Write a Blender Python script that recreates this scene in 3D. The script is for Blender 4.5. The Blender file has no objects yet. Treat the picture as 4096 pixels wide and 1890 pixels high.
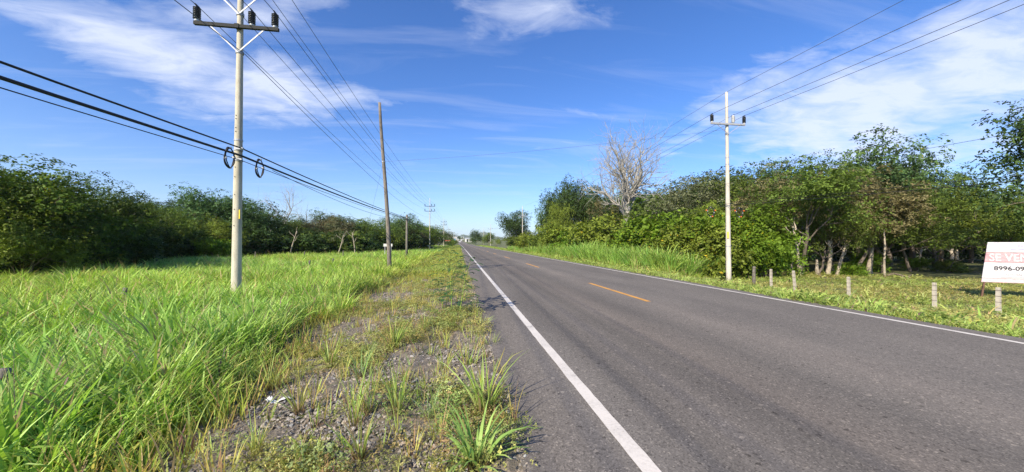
import bpy, math, random
import numpy as np
from mathutils import Vector, Matrix
R = math.radians
SC = bpy.context.scene
COL = SC.collection

# ------------------------------------------------------------------ camera
F, H, VX, VY = 1400.0, 1.45, 1838.0, 972.0        # focal (px of a 4096 wide frame), eye height, vanishing point
PSI = math.atan((2048 - VX) / F)
PITCH = math.atan((VY - 945) / F)
cP, sP = math.cos(PSI), math.sin(PSI)
cd = bpy.data.cameras.new('camera'); cam = bpy.data.objects.new('camera', cd); COL.objects.link(cam)
cd.sensor_width = 36; cd.lens = 36 * F / 4096; cd.clip_start = .05; cd.clip_end = 20000
cam.location = (0, 0, H); cam.rotation_euler = (R(90) + PITCH, 0, -PSI)
SC.camera = cam

# ------------------------------------------------------------------ light, sky
SUN_AZ = (-.65, -.76); SUN_EL = R(35)
world = bpy.data.worlds.new('World'); SC.world = world; world.use_nodes = True
sd = bpy.data.lights.new('sun', 'SUN'); sun = bpy.data.objects.new('sun', sd); COL.objects.link(sun)
sd.energy = 4.8; sd.angle = R(.53); sd.color = (1, .885, .70)
_sv = Vector((SUN_AZ[0] * math.cos(SUN_EL), SUN_AZ[1] * math.cos(SUN_EL), math.sin(SUN_EL)))
sun.rotation_euler = _sv.to_track_quat('Z', 'Y').to_euler(); sun.location = (-20, -20, 40)
vs = SC.view_settings
vs.view_transform = 'Standard'; vs.look = 'None'; vs.gamma = 1; vs.exposure = .78; vs.use_curve_mapping = False
SC.display_settings.display_device = 'sRGB'
SC.render.engine = 'CYCLES'
cy = SC.cycles
cy.use_denoising = True; cy.denoiser = 'OPENIMAGEDENOISE'; cy.denoising_input_passes = 'RGB_ALBEDO_NORMAL'; cy.denoising_prefilter = 'NONE'; cy.max_bounces = 7; cy.diffuse_bounces = 3; cy.glossy_bounces = 2; cy.transmission_bounces = 4
cy.transparent_max_bounces = 4; cy.volume_bounces = 1; cy.use_adaptive_sampling = False
cy.caustics_reflective = False; cy.caustics_refractive = False; cy.sample_clamp_indirect = 6


def pix_dir(px, py):
    """unit world direction of a photo pixel"""
    v = Vector(((px - 2048) / F, (945 - py) / F, -1.0))
    return (cam.rotation_euler.to_matrix() @ v).normalized()


def build_world():
    nt = world.node_tree; N = nt.nodes; L = nt.links
    N.clear()
    out = N.new('ShaderNodeOutputWorld'); bg = N.new('ShaderNodeBackground'); L.new(bg.outputs[0], out.inputs[0])
    bg.inputs[1].default_value = .099
    sky = N.new('ShaderNodeTexSky'); sky.sky_type = 'NISHITA'; sky.sun_disc = False
    sky.sun_elevation = SUN_EL; sky.sun_rotation = math.atan2(*SUN_AZ) % (2 * math.pi)
    sky.altitude = 100; sky.air_density = 1.0; sky.dust_density = .9; sky.ozone_density = 2.2
    hs = N.new('ShaderNodeHueSaturation'); hs.inputs['Hue'].default_value = .504; hs.inputs['Saturation'].default_value = 1.10; hs.inputs['Value'].default_value = .98
    wb = N.new('ShaderNodeMixRGB'); wb.blend_type = 'MULTIPLY'; wb.inputs[0].default_value = 1; wb.inputs[2].default_value = (.75, .95, 1.27, 1)
    L.new(sky.outputs[0], wb.inputs[1]); L.new(wb.outputs[0], hs.inputs['Color'])
    tc = N.new('ShaderNodeTexCoord'); D = tc.outputs['Generated']

    def math_(op, a, b=None, clamp=False):
        n = N.new('ShaderNodeMath'); n.operation = op; n.use_clamp = clamp
        for i, v in enumerate((a, b)):
            if v is None: continue
            if isinstance(v, (int, float)): n.inputs[i].default_value = v
            else: L.new(v, n.inputs[i])
        return n.outputs[0]

    def dot(a, vec):
        n = N.new('ShaderNodeVectorMath'); n.operation = 'DOT_PRODUCT'; L.new(a, n.inputs[0]); n.inputs[1].default_value = vec
        return n.outputs['Value']
    # planar cloud-layer coordinates
    sep = N.new('ShaderNodeSeparateXYZ'); L.new(D, sep.inputs[0])
    zz = math_('ADD', math_('MAXIMUM', sep.outputs[2], 0.0), .10)
    pl = N.new('ShaderNodeCombineXYZ')
    L.new(math_('DIVIDE', sep.outputs[0], zz), pl.inputs[0]); L.new(math_('DIVIDE', sep.outputs[1], zz), pl.inputs[1])

    def noise(scale, detail, rough, stretch=None, rot=0, dist=0.0):
        v = pl.outputs[0]
        if stretch:
            m = N.new('ShaderNodeMapping'); m.inputs['Scale'].default_value = stretch; m.inputs['Rotation'].default_value = (0, 0, rot)
            L.new(v, m.inputs[0]); v = m.outputs[0]
        n = N.new('ShaderNodeTexNoise'); n.inputs['Scale'].default_value = scale; n.inputs['Detail'].default_value = detail
        n.inputs['Roughness'].default_value = rough; n.inputs['Distortion'].default_value = dist
        L.new(v, n.inputs['Vector']); return n.outputs['Fac']
    n_big = noise(1.1, 5, .55, None, 0, .4)
    n_fine = noise(3.4, 8, .62, (1.0, 1.9, 1), .5, .5)
    n_wisp = noise(1.6, 7, .6, (.5, 2.4, 1), -.75, .8)
    # warp of the patch masks
    wn = N.new('ShaderNodeTexNoise'); wn.inputs['Scale'].default_value = 5.0; wn.inputs['Detail'].default_value = 5; L.new(D, wn.inputs['Vector'])
    ws = N.new('ShaderNodeVectorMath'); ws.operation = 'SUBTRACT'; L.new(wn.outputs['Color'], ws.inputs[0]); ws.inputs[1].default_value = (.5, .5, .5)
    wm = N.new('ShaderNodeVectorMath'); wm.operation = 'SCALE'; L.new(ws.outputs[0], wm.inputs[0]); wm.inputs['Scale'].default_value = .16
    wa = N.new('ShaderNodeVectorMath'); wa.operation = 'ADD'; L.new(D, wa.inputs[0]); L.new(wm.outputs[0], wa.inputs[1])
    DW = wa.outputs[0]
    # cloud banks: (centre, end of long axis, end of short axis, strength)
    banks = [((640, 200), (1090, 400), (560, 350), 1.05), ((1080, 385), (1480, 395), (1090, 510), 1.1), ((260, 95), (600, 230), (230, 160), .8), ((1000, 420), (1330, 440), (1000, 480), .8),
             ((950, 50), (1400, 70), (950, 190), .85), ((2130, 50), (2480, 75), (2130, 190), .78), ((1500, 380), (1680, 382), (1500, 410), .6),
             ((3450, 460), (4250, 290), (3520, 720), 1.15), ((3900, 280), (4600, 60), (4010, 590), 1.15), ((3000, 390), (3350, 320), (3040, 520), .8), ((3300, 220), (3700, 90), (3340, 300), .62),
             ((3750, 640), (4250, 540), (3800, 760), .85), ((2750, 520), (3000, 470), (2770, 590), .55),
             ((2330, 490), (2540, 480), (2330, 520), .45), ((2230, 625), (2450, 610), (2230, 660), .4), ((2650, 600), (2800, 590), (2650, 630), .5),
             ((330, 480), (420, 492), (330, 497), .4), ((2100, 790), (2350, 780), (2100, 815), .25)]
    tot = None
    for c, a, b, s in banks:
        c = pix_dir(*c); a = pix_dir(*a) - c; b = pix_dir(*b) - c
        a -= c * a.dot(c); b -= c * b.dot(c)
        b -= a * (b.dot(a) / a.dot(a))
        u = a / a.dot(a); v = b / b.dot(b)
        du = math_('SUBTRACT', dot(DW, u), c.dot(u)); dv = math_('SUBTRACT', dot(DW, v), c.dot(v))
        q = math_('ADD', math_('MULTIPLY', du, du), math_('MULTIPLY', dv, dv))
        g = math_('POWER', 2.718, math_('MULTIPLY', q, -1.0))
        front = math_('GREATER_THAN', dot(D, c), 0.0)
        g = math_('MULTIPLY', math_('MULTIPLY', g, s), front)
        tot = g if tot is None else math_('MAXIMUM', tot, g)
    # bank density = mask + noise - threshold
    nz = math_('ADD', math_('ADD', math_('MULTIPLY', n_fine, .80), math_('MULTIPLY', n_wisp, .22)), math_('MULTIPLY', n_big, .2))
    dens = math_('SUBTRACT', math_('ADD', math_('MULTIPLY', tot, 1.15), math_('MULTIPLY', math_('SUBTRACT', nz, .6), 2.1)), .42)
    dens = math_('MULTIPLY', math_('MULTIPLY', dens, 1.1, True), math_('MULTIPLY', tot, 2.2, True), True)
    # thin cirrus everywhere
    cir = math_('MULTIPLY', math_('SUBTRACT', n_wisp, .50), 1.5, True)
    up = math_('MULTIPLY', sep.outputs[2], 6.0, True)
    fac = math_('MAXIMUM', math_('MULTIPLY', dens, .80), math_('MULTIPLY', math_('MULTIPLY', cir, .5), up), True)
    veil = math_('POWER', math_('SUBTRACT', 1.0, math_('MAXIMUM', sep.outputs[2], 0.0), True), 9.0)
    veil = math_('MULTIPLY', veil, .42)
    fac = math_('SUBTRACT', 1.0, math_('MULTIPLY', math_('SUBTRACT', 1.0, fac), math_('SUBTRACT', 1.0, veil)), True)
    mix = N.new('ShaderNodeMixRGB'); L.new(fac, mix.inputs[0]); L.new(hs.outputs[0], mix.inputs[1])
    mix.inputs[2].default_value = (5.5, 5.9, 7.0, 1)
    L.new(mix.outputs[0], bg.inputs[0])


build_world()


# ------------------------------------------------------------------ helpers
def XY(px, zc):
    X = (px - VX) / F * zc * cP
    return X, (zc - X * sP) / cP


def ZP(py, zc): return H + (VY - py) * zc / F


def ss(t):
    t = np.clip(t, 0, 1); return t * t * (3 - 2 * t)


def vnoise(x, y, f, seed=0):
    a = seed * 1.7
    return (np.sin(x * f + a + 1.3 * np.sin(y * f * .7 + a)) + np.sin(y * f * 1.13 + 2.1 * a + 1.7 * np.sin(x * f * .6 - a)) + np.sin((x + y) * f * .71 + 3 * a)) / 3


def rise(Y):
    Y = np.asarray(Y, float); t = np.clip(Y - 150, 0, 300); z = .00004 * t * t
    return z + np.clip(Y - 450, 0, 150) * .024


def bend(Y):
    Y = np.asarray(Y, float); return -.5 * (np.clip(Y - 120, 0, 480) / 100) ** 2


RL, RR, XL, XR, XC = .45, 8.45, 1.206, 8.03, 4.62     # asphalt edges, edge-line and centre-line offsets


def gz(X, Y):
    X = np.asarray(X, float) - bend(Y); Y = np.asarray(Y, float)
    fade = 1 - .6 * ss((Y - 120) / 120)
    left = np.where(X > -2.4, -.015 - .205 * (RL - X) / (RL + 2.4), -.22 - .4 * ss((-2.4 - X) / 3.6))
    right = -.04 - .93 * np.clip((X - RR) / 7.5, 0, 1)
    z = np.where(X < RL, left, np.where(X > RR, right, -.08)) * fade
    off = np.clip(np.maximum(RL - .8 - X, X - RR - 1.5), 0, 4) / 4
    z = z + off * (.07 * vnoise(X, Y, .5, 1) + .04 * vnoise(X, Y, 1.4, 2))
    return z + rise(Y)


class MB:
    def __init__(s): s.v = []; s.f = []
    def add(s, V, Fc):
        o = len(s.v); s.v += [tuple(map(float, p)) for p in V]; s.f += [tuple(i + o for i in q) for q in Fc]; return s
    def box(s, c, d, rot=None):
        x, y, z = d[0] / 2, d[1] / 2, d[2] / 2
        V = [Vector(p) for p in ((-x, -y, -z), (x, -y, -z), (x, y, -z), (-x, y, -z), (-x, -y, z), (x, -y, z), (x, y, z), (-x, y, z))]
        if rot is not None: V = [rot @ p for p in V]
        return s.add([p + Vector(c) for p in V], ((0, 3, 2, 1), (4, 5, 6, 7), (0, 1, 5, 4), (1, 2, 6, 5), (2, 3, 7, 6), (3, 0, 4, 7)))
    def bar(s, a, b, w, t=None):
        a, b = Vector(a), Vector(b); d = b - a
        return s.box((a + b) / 2, (w, t or w, d.length), d.to_track_quat('Z', 'X').to_matrix())
    def tube(s, pts, rad, n=8, cap=True):
        V, Fc = tube(pts, rad, n)
        k = len(pts)
        Fc = [tuple(q) for q in Fc]
        if cap: Fc += [tuple(range(n))[::-1], tuple((k - 1) * n + i for i in range(n))]
        return s.add(V, Fc)
    def lathe(s, prof, n=12, c=(0, 0, 0)):
        return s.tube([(c[0], c[1], c[2] + z) for r, z in prof], [r for r, z in prof], n)
    def build(s, name, mat, parent=None, smooth=False):
        me = bpy.data.meshes.new(name); me.from_pydata(s.v, [], s.f)
        return link(name, me, mat, parent, smooth)


def tube(pts, rad, n=8):
    P = np.array([tuple(p) for p in pts], float); k = len(P)
    T = np.gradient(P, axis=0); T /= np.linalg.norm(T, axis=1)[:, None] + 1e-9
    ref = np.array([1., 0, 0]) if abs(T[:, 2]).mean() > .6 else np.array([0, 0, 1.])
    U = np.cross(T, ref); U /= np.linalg.norm(U, axis=1)[:, None] + 1e-9
    W = np.cross(T, U)
    a = np.arange(n) * 2 * math.pi / n
    r = np.broadcast_to(np.asarray(rad, float), (k,))[:, None, None]
    V = P[:, None] + r * (U[:, None] * np.cos(a)[None, :, None] + W[:, None] * np.sin(a)[None, :, None])
    i = np.arange(k - 1)[:, None] * n; j = np.arange(n)[None]; j2 = (j + 1) % n
    Fc = np.stack([i + j, i + j2, i + n + j2, i + n + j], -1).reshape(-1, 4)
    return V.reshape(-1, 3), Fc


def link(name, me, mat, parent=None, smooth=False):
    if mat is not None and len(me.materials) == 0: me.materials.append(mat)
    if smooth: me.polygons.foreach_set('use_smooth', np.ones(len(me.polygons), bool))
    o = bpy.data.objects.new(name, me); COL.objects.link(o); o.parent = parent
    return o


def fast_mesh(name, V, Q, col=None, smooth=False):
    """numpy quads -> mesh"""
    V = np.ascontiguousarray(V, np.float32).reshape(-1, 3); Q = np.ascontiguousarray(Q, np.int32)
    me = bpy.data.meshes.new(name); k = Q.shape[1]
    me.vertices.add(len(V)); me.vertices.foreach_set('co', V.ravel())
    me.loops.add(Q.size); me.loops.foreach_set('vertex_index', Q.ravel())
    me.polygons.add(len(Q)); me.polygons.foreach_set('loop_start', np.arange(0, Q.size, k, dtype=np.int32))
    if smooth: me.polygons.foreach_set('use_smooth', np.ones(len(Q), bool))
    me.update(calc_edges=True)
    if col is not None:
        a = me.color_attributes.new('Col', 'FLOAT_COLOR', 'POINT')
        c4 = np.ones((len(V), 4), np.float32); c4[:, :3] = col; a.data.foreach_set('color', c4.ravel())
    return me


def cat(parts):
    Vs, Qs, Cs, o = [], [], [], 0
    for V, Q, C in parts:
        Vs.append(V.reshape(-1, 3)); Qs.append(Q + o); Cs.append(C.reshape(-1, 3)); o += len(Vs[-1])
    return np.concatenate(Vs), np.concatenate(Qs), np.concatenate(Cs)


def tag(o, label=None, cat_=None, group=None, kind=None):
    if label: o['label'] = label
    if cat_: o['category'] = cat_
    if group: o['group'] = group
    if kind: o['kind'] = kind
    return o


def empty(name, loc, label=None, cat_=None, group=None, rz=0):
    e = bpy.data.objects.new(name, None); COL.objects.link(e); e.location = loc; e.rotation_euler = (0, 0, rz); e.empty_display_size = .2
    return tag(e, label, cat_, group)


# ------------------------------------------------------------------ materials
def new_mat(name):
    m = bpy.data.materials.new(name); m.use_nodes = True; nt = m.node_tree
    return m, nt, nt.nodes['Principled BSDF']


def ramp(nt, src, stops):
    n = nt.nodes.new('ShaderNodeValToRGB'); e = n.color_ramp.elements
    while len(e) < len(stops): e.new(.5)
    for i, (p, c) in enumerate(stops):
        e[i].position = p; e[i].color = (*c, 1) if len(c) == 3 else c
    nt.links.new(src, n.inputs[0]); return n.outputs[0]


def tex(nt, scale, detail=4, rough=.55, stretch=None, coord='Object', kind='noise'):
    tc = nt.nodes.new('ShaderNodeTexCoord'); v = tc.outputs[coord]
    if stretch:
        m = nt.nodes.new('ShaderNodeMapping'); m.inputs['Scale'].default_value = stretch; nt.links.new(v, m.inputs[0]); v = m.outputs[0]
    if kind == 'noise':
        n = nt.nodes.new('ShaderNodeTexNoise'); n.inputs['Detail'].default_value = detail; n.inputs['Roughness'].default_value = rough
    else:
        n = nt.nodes.new('ShaderNodeTexVoronoi')
    n.inputs['Scale'].default_value = scale; nt.links.new(v, n.inputs['Vector'])
    return n


def mixc(nt, fac, a, b, mode='MIX'):
    n = nt.nodes.new('ShaderNodeMixRGB'); n.blend_type = mode
    for i, v in enumerate((fac, a, b)):
        if isinstance(v, (int, float)): n.inputs[i].default_value = v
        elif isinstance(v, tuple): n.inputs[i].default_value = (*v, 1)
        else: nt.links.new(v, n.inputs[i])
    return n.outputs[0]


def bump(nt, b, src, strength, dist=.01):
    n = nt.nodes.new('ShaderNodeBump'); n.inputs['Strength'].default_value = strength; n.inputs['Distance'].default_value = dist
    nt.links.new(src, n.inputs['Height']); nt.links.new(n.outputs[0], b.inputs['Normal'])


def plain(name, c, rough=.6, var=.25, scale=6, metal=0, stretch=None, bm=0):
    m, nt, b = new_mat(name)
    n = tex(nt, scale, 5, .6, stretch)
    col = ramp(nt, n.outputs['Fac'], [(.25, tuple(x * (1 - var) for x in c)), (.75, tuple(min(1, x * (1 + var)) for x in c))])
    nt.links.new(col, b.inputs['Base Color']); b.inputs['Roughness'].default_value = rough; b.inputs['Metallic'].default_value = metal
    if bm: bump(nt, b, n.outputs['Fac'], bm)
    return m


def leaf_mat(name, c, trans=.24, rough=.5, spread=.3, instancer=False):
    """foliage: colour per leaf from the Col attribute, a little hue shift per plant, light passing through"""
    m, nt, b = new_mat(name); N = nt.nodes; L = nt.links
    at = N.new('ShaderNodeAttribute'); at.attribute_name = 'Col'
    col = mixc(nt, 1.0, at.outputs['Color'], c, 'MULTIPLY')
    if instancer:
        ti = N.new('ShaderNodeAttribute'); ti.attribute_type = 'INSTANCER'; ti.attribute_name = 'tint'
        col = mixc(nt, 1.0, col, ti.outputs['Color'], 'MULTIPLY')
    oi = N.new('ShaderNodeObjectInfo'); hs = N.new('ShaderNodeHueSaturation')
    mp = N.new('ShaderNodeMapRange'); mp.inputs[3].default_value = .5 - .03 * spread; mp.inputs[4].default_value = .5 + .03 * spread
    L.new(oi.outputs['Random'], mp.inputs[0]); L.new(mp.outputs[0], hs.inputs['Hue'])
    mv = N.new('ShaderNodeMapRange'); mv.inputs[3].default_value = 1 - .5 * spread; mv.inputs[4].default_value = 1 + .5 * spread
    L.new(oi.outputs['Random'], mv.inputs[0]); L.new(mv.outputs[0], hs.inputs['Value']); L.new(col, hs.inputs['Color'])
    L.new(hs.outputs[0], b.inputs['Base Color']); b.inputs['Roughness'].default_value = rough; b.inputs['Specular IOR Level'].default_value = .14
    tr = N.new('ShaderNodeBsdfTranslucent'); tcol = mixc(nt, 1.0, hs.outputs[0], (1.15, 1.2, .62), 'MULTIPLY'); L.new(tcol, tr.inputs[0])
    mx = N.new('ShaderNodeMixShader'); mx.inputs[0].default_value = trans
    L.new(b.outputs[0], mx.inputs[1]); L.new(tr.outputs[0], mx.inputs[2]); L.new(mx.outputs[0], N['Material Output'].inputs[0])
    return m


def asphalt():
    m, nt, b = new_mat('asphalt'); N = nt.nodes; L = nt.links
    tc = N.new('ShaderNodeTexCoord'); sp = N.new('ShaderNodeSeparateXYZ'); L.new(tc.outputs['UV'], sp.inputs[0])
    wob = tex(nt, 1.0, 3, .5, (.9, .05, 1), 'UV')
    ad = N.new('ShaderNodeMath'); ad.operation = 'MULTIPLY_ADD'; L.new(wob.outputs['Fac'], ad.inputs[0]); ad.inputs[1].default_value = .5; L.new(sp.outputs[0], ad.inputs[2])
    mr = N.new('ShaderNodeMapRange'); mr.inputs[1].default_value = .7; mr.inputs[2].default_value = 8.7; L.new(ad.outputs[0], mr.inputs[0])
    g = lambda v, w=.0: (v * (1.26 + w), v * 1.155, v * (1.05 - w * .7))
    # across the road: pale shoulder, darker wheel tracks and oil strip, pale crown
    base = ramp(nt, mr.outputs[0], [(0, g(.125, .03)), (.10, g(.128)), (.165, g(.098)), (.21, g(.118, .02)), (.255, g(.092)), (.31, g(.120, .05)), (.40, g(.102)), (.52, g(.138, .03)), (.60, g(.119)), (.72, g(.122)), (.82, g(.117)), (1, g(.121))])
    lo = tex(nt, .8, 5, .6, (1, .25, 1), 'UV')
    c1 = mixc(nt, 1.0, base, ramp(nt, lo.outputs['Fac'], [(.3, (.86, .86, .87)), (.7, (1.14, 1.13, 1.11))]), 'MULTIPLY')
    ag = tex(nt, 85, 2, .5, None, 'UV', 'voronoi')
    c2 = mixc(nt, 1.0, c1, ramp(nt, ag.outputs['Color'], [(.05, (.55, .55, .55)), (.3, (.88, .88, .88)), (.66, (1.03, 1.03, 1.03)), (.84, (1.3, 1.29, 1.26)), (1, (2.1, 2.05, 1.98))]), 'MULTIPLY')
    fine = tex(nt, 260, 3, .7, None, 'UV')
    c3 = mixc(nt, 1.0, c2, ramp(nt, fine.outputs['Fac'], [(.3, (.72, .72, .72)), (.7, (1.28, 1.28, 1.28))]), 'MULTIPLY')
    sp2 = tex(nt, 34, 2, .5, None, 'UV', 'voronoi')
    c3 = mixc(nt, 1.0, c3, ramp(nt, sp2.outputs['Color'], [(.06, (.55, .55, .55)), (.14, (1, 1, 1)), (.88, (1, 1, 1)), (.97, (1.7, 1.66, 1.58))]), 'MULTIPLY')
    # odd dark blots
    bl = tex(nt, 1.3, 3, .5, (1, .8, 1), 'UV')
    c4 = mixc(nt, ramp(nt, bl.outputs['Fac'], [(.72, (0, 0, 0)), (.76, (.7, .7, .7))]), c3, (.05, .05, .052))
    L.new(c4, b.inputs['Base Color']); b.inputs['Roughness'].default_value = .95; b.inputs['Specular IOR Level'].default_value = .08
    bump(nt, b, ag.outputs['Distance'], .3, .006)
    return m


def paint(name, c):
    m, nt, b = new_mat(name)
    n = tex(nt, 38, 6, .7); n2 = tex(nt, 2.2, 4, .6)
    wear = mixc(nt, 1.0, n.outputs['Fac'], n2.outputs['Fac'], 'MULTIPLY')
    col = ramp(nt, wear, [(.125, (.16, .15, .145)), (.175, tuple(x * .80 for x in c)), (.28, tuple(x * .95 for x in c)), (.4, c)])
    nt.links.new(col, b.inputs['Base Color']); b.inputs['Roughness'].default_value = .7
    bump(nt, b, n.outputs['Fac'], .3, .004)
    return m


def concrete(name, c, bands=True):
    m, nt, b = new_mat(name)
    n = tex(nt, 3, 6, .65, (3, 3, .5)); n2 = tex(nt, 40, 4, .6); n3 = tex(nt, 1.2, 5, .6, (1, 1, .7))
    a = ramp(nt, n.outputs['Fac'], [(.25, tuple(x * .66 for x in c)), (.5, c), (.78, tuple(x * 1.2 for x in c))])
    a = mixc(nt, 1.0, a, ramp(nt, n2.outputs['Fac'], [(.3, (.82, .82, .82)), (.7, (1.12, 1.12, 1.12))]), 'MULTIPLY')
    a = mixc(nt, ramp(nt, n3.outputs['Fac'], [(.5, (0, 0, 0)), (.75, (.55, .55, .55))]), a, (.20, .17, .11))
    nt.links.new(a, b.inputs['Base Color']); b.inputs['Roughness'].default_value = .9; bump(nt, b, n2.outputs['Fac'], .35, .01)
    return m


def bark(name, c):
    m, nt, b = new_mat(name)
    n = tex(nt, 6, 6, .7, (3, 3, .6)); n2 = tex(nt, 1.4, 4, .6)
    a = ramp(nt, n.outputs['Fac'], [(.3, tuple(x * .45 for x in c)), (.55, c), (.75, tuple(x * 1.35 for x in c))])
    a = mixc(nt, 1.0, a, ramp(nt, n2.outputs['Fac'], [(.3, (.6, .6, .58)), (.7, (1.2, 1.2, 1.2))]), 'MULTIPLY')
    nt.links.new(a, b.inputs['Base Color']); b.inputs['Roughness'].default_value = .95; bump(nt, b, n.outputs['Fac'], .6, .03)
    return m


def soil(name, stops, scale=1.2):
    m, nt, b = new_mat(name)
    n = tex(nt, scale, 8, .65); n2 = tex(nt, 25, 5, .7)
    a = ramp(nt, n.outputs['Fac'], stops)
    a = mixc(nt, 1.0, a, ramp(nt, n2.outputs['Fac'], [(.25, (.55, .55, .55)), (.75, (1.4, 1.4, 1.4))]), 'MULTIPLY')
    nt.links.new(a, b.inputs['Base Color']); b.inputs['Roughness'].default_value = 1; bump(nt, b, n2.outputs['Fac'], .8, .04)
    return m


M = dict(
    asphalt=asphalt(), white_paint=paint('white_road_paint', (.62, .575, .515)), yellow_paint=paint('yellow_road_paint', (.62, .30, .05)),
    ground=soil('grassy_soil', [(.3, (.055, .075, .02)), (.5, (.10, .115, .03)), (.7, (.17, .145, .06))]),
    gravel_bed=soil('gravel_bed', [(.3, (.13, .11, .085)), (.55, (.19, .16, .12)), (.75, (.23, .19, .135))], 4),
    concrete=concrete('pole_concrete', (.50, .46, .36)), concrete_pale=concrete('pale_pole_concrete', (.52, .48, .41)), post=concrete('fence_post_concrete', (.45, .405, .33)),
    wood=bark('weathered_pole_wood', (.21, .18, .15)), grey_wood=bark('grey_pole_wood', (.18, .165, .14)),
    bark=bark('bark_brown', (.20, .155, .11)), bark_pale=bark('bark_pale', (.42, .36, .28)), bark_grey=bark('bark_grey', (.16, .13, .105)), bark_ghost=bark('bark_ghost', (.42, .395, .35)),
    dark_steel=plain('dark_steel', (.018, .02, .02), .85, .3, 12), galv=plain('galvanised_steel', (.36, .37, .39), .55, .15, 9, .2),
    porcelain_dark=plain('dark_glazed_porcelain', (.025, .028, .035), .25, .3, 5), porcelain_white=plain('white_porcelain', (.6, .6, .6), .3, .1, 5),
    cable=plain('black_cable_sheath', (.012, .012, .015), .7, .1, 2), wire=plain('aged_conductor', (.10, .105, .12), .5, .25, 20, .3),
    yellow_tag=plain('yellow_tag', (.65, .48, .04), .6, .1), orange_tag=plain('orange_tape', (.6, .13, .02), .6, .1),
    rust=plain('rusty_steel', (.13, .07, .045), .85, .4, 10),
    sign_white=plain('faded_white_sign_sheet', (.58, .55, .56), .6, .12, 3, 0, (.4, 1, 12)), sign_red=plain('faded_red_sign_sheet', (.56, .30, .32), .6, .32, 5, 0, (1.5, 1, 4)),
    sign_pink=plain('faded_pink_sign_sheet', (.62, .42, .44), .6, .3, 7, 0, (1, 1, 6)), ink_black=plain('black_ink', (.035, .035, .045), .6, .25), ink_grey=plain('grey_ink', (.32, .31, .33), .6, .25),
    ink_blue=plain('faded_blue_ink', (.36, .36, .52), .6, .25), ink_pale=plain('pale_sign_letter', (.66, .60, .60), .6, .25, 9), ink_peach=plain('faded_peach_ink', (.75, .55, .48), .6, .2),
    white_wall=plain('white_plaster', (.55, .54, .52), .8, .08, 2), roof=plain('pale_metal_roof', (.50, .51, .53), .5, .1, 2), red_board=plain('red_board', (.55, .10, .05), .6, .15),
    blue_board=plain('blue_board', (.10, .34, .62), .6, .1), dark_glass=plain('dark_window_glass', (.03, .035, .04), .12, .2), car_white=plain('white_car_paint', (.78, .78, .78), .25, .03),
    tyre=plain('tyre_rubber', (.03, .03, .03), .8, .2), litter=plain('crumpled_white_plastic', (.72, .71, .70), .4, .1, 14),
    hill=soil('far_hill_wood', [(.3, (.04, .065, .02)), (.7, (.08, .10, .035))], .01),
    tower=plain('tower_steel', (.45, .40, .39), .6, .2),
)
# foliage
M.update(
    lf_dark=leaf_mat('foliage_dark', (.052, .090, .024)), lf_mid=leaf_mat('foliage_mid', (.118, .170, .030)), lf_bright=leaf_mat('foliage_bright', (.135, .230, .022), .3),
    lf_yellow=leaf_mat('foliage_yellowish', (.165, .210, .030), .26), lf_brown=leaf_mat('foliage_olive_brown', (.185, .165, .075)), lf_grey=leaf_mat('foliage_grey_green', (.165, .185, .095)),
    lf_blue=leaf_mat('foliage_cool_green', (.082, .145, .046)), lf_big=leaf_mat('foliage_big_leaf', (.095, .160, .026), .3),
    grass=leaf_mat('grass_blades', (1, 1, 1), .38, .42, .25, True), leaf_single=leaf_mat('grass_clump_blades', (1, 1, 1), .38, .45, .2),
    stone=plain('crushed_stone', (.17, .17, .175), .85, .45, 9), weed=leaf_mat('creeping_weed', (1, 1, 1), .35, .5, .5, True),
)


# ------------------------------------------------------------------ ground, road, hills
def axis(segs):
    out = [segs[0][0]]
    for a, b, st in segs: out += list(np.arange(a, b, st)[1:]) + [b]
    return np.array(out)


def build_ground():
    xs = axis([(-6000, -600, 900), (-600, -100, 60), (-100, -30, 5), (-30, -6, 1.0), (-6, 0, .3), (0, 9, .75), (9, 20, .5), (20, 60, 2), (60, 600, 60), (600, 6000, 900)])
    ys = axis([(-300, -20, 20), (-20, 0, 2), (0, 30, .6), (30, 100, 2), (100, 700, 12), (700, 9000, 700)])
    X, Y = np.meshgrid(xs, ys); Xw = X + bend(Y)
    V = np.stack([Xw, Y, gz(Xw, Y)], -1).reshape(-1, 3)
    nx = len(xs); i, j = np.meshgrid(np.arange(nx - 1), np.arange(len(ys) - 1)); a = (j * nx + i).ravel()
    me = fast_mesh('ground', V, np.stack([a, a + 1, a + nx + 1, a + nx], 1), None, True)
    tag(link('ground', me, M['ground']), 'grassy verge and field ground on both sides of the road', kind='structure')


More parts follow.
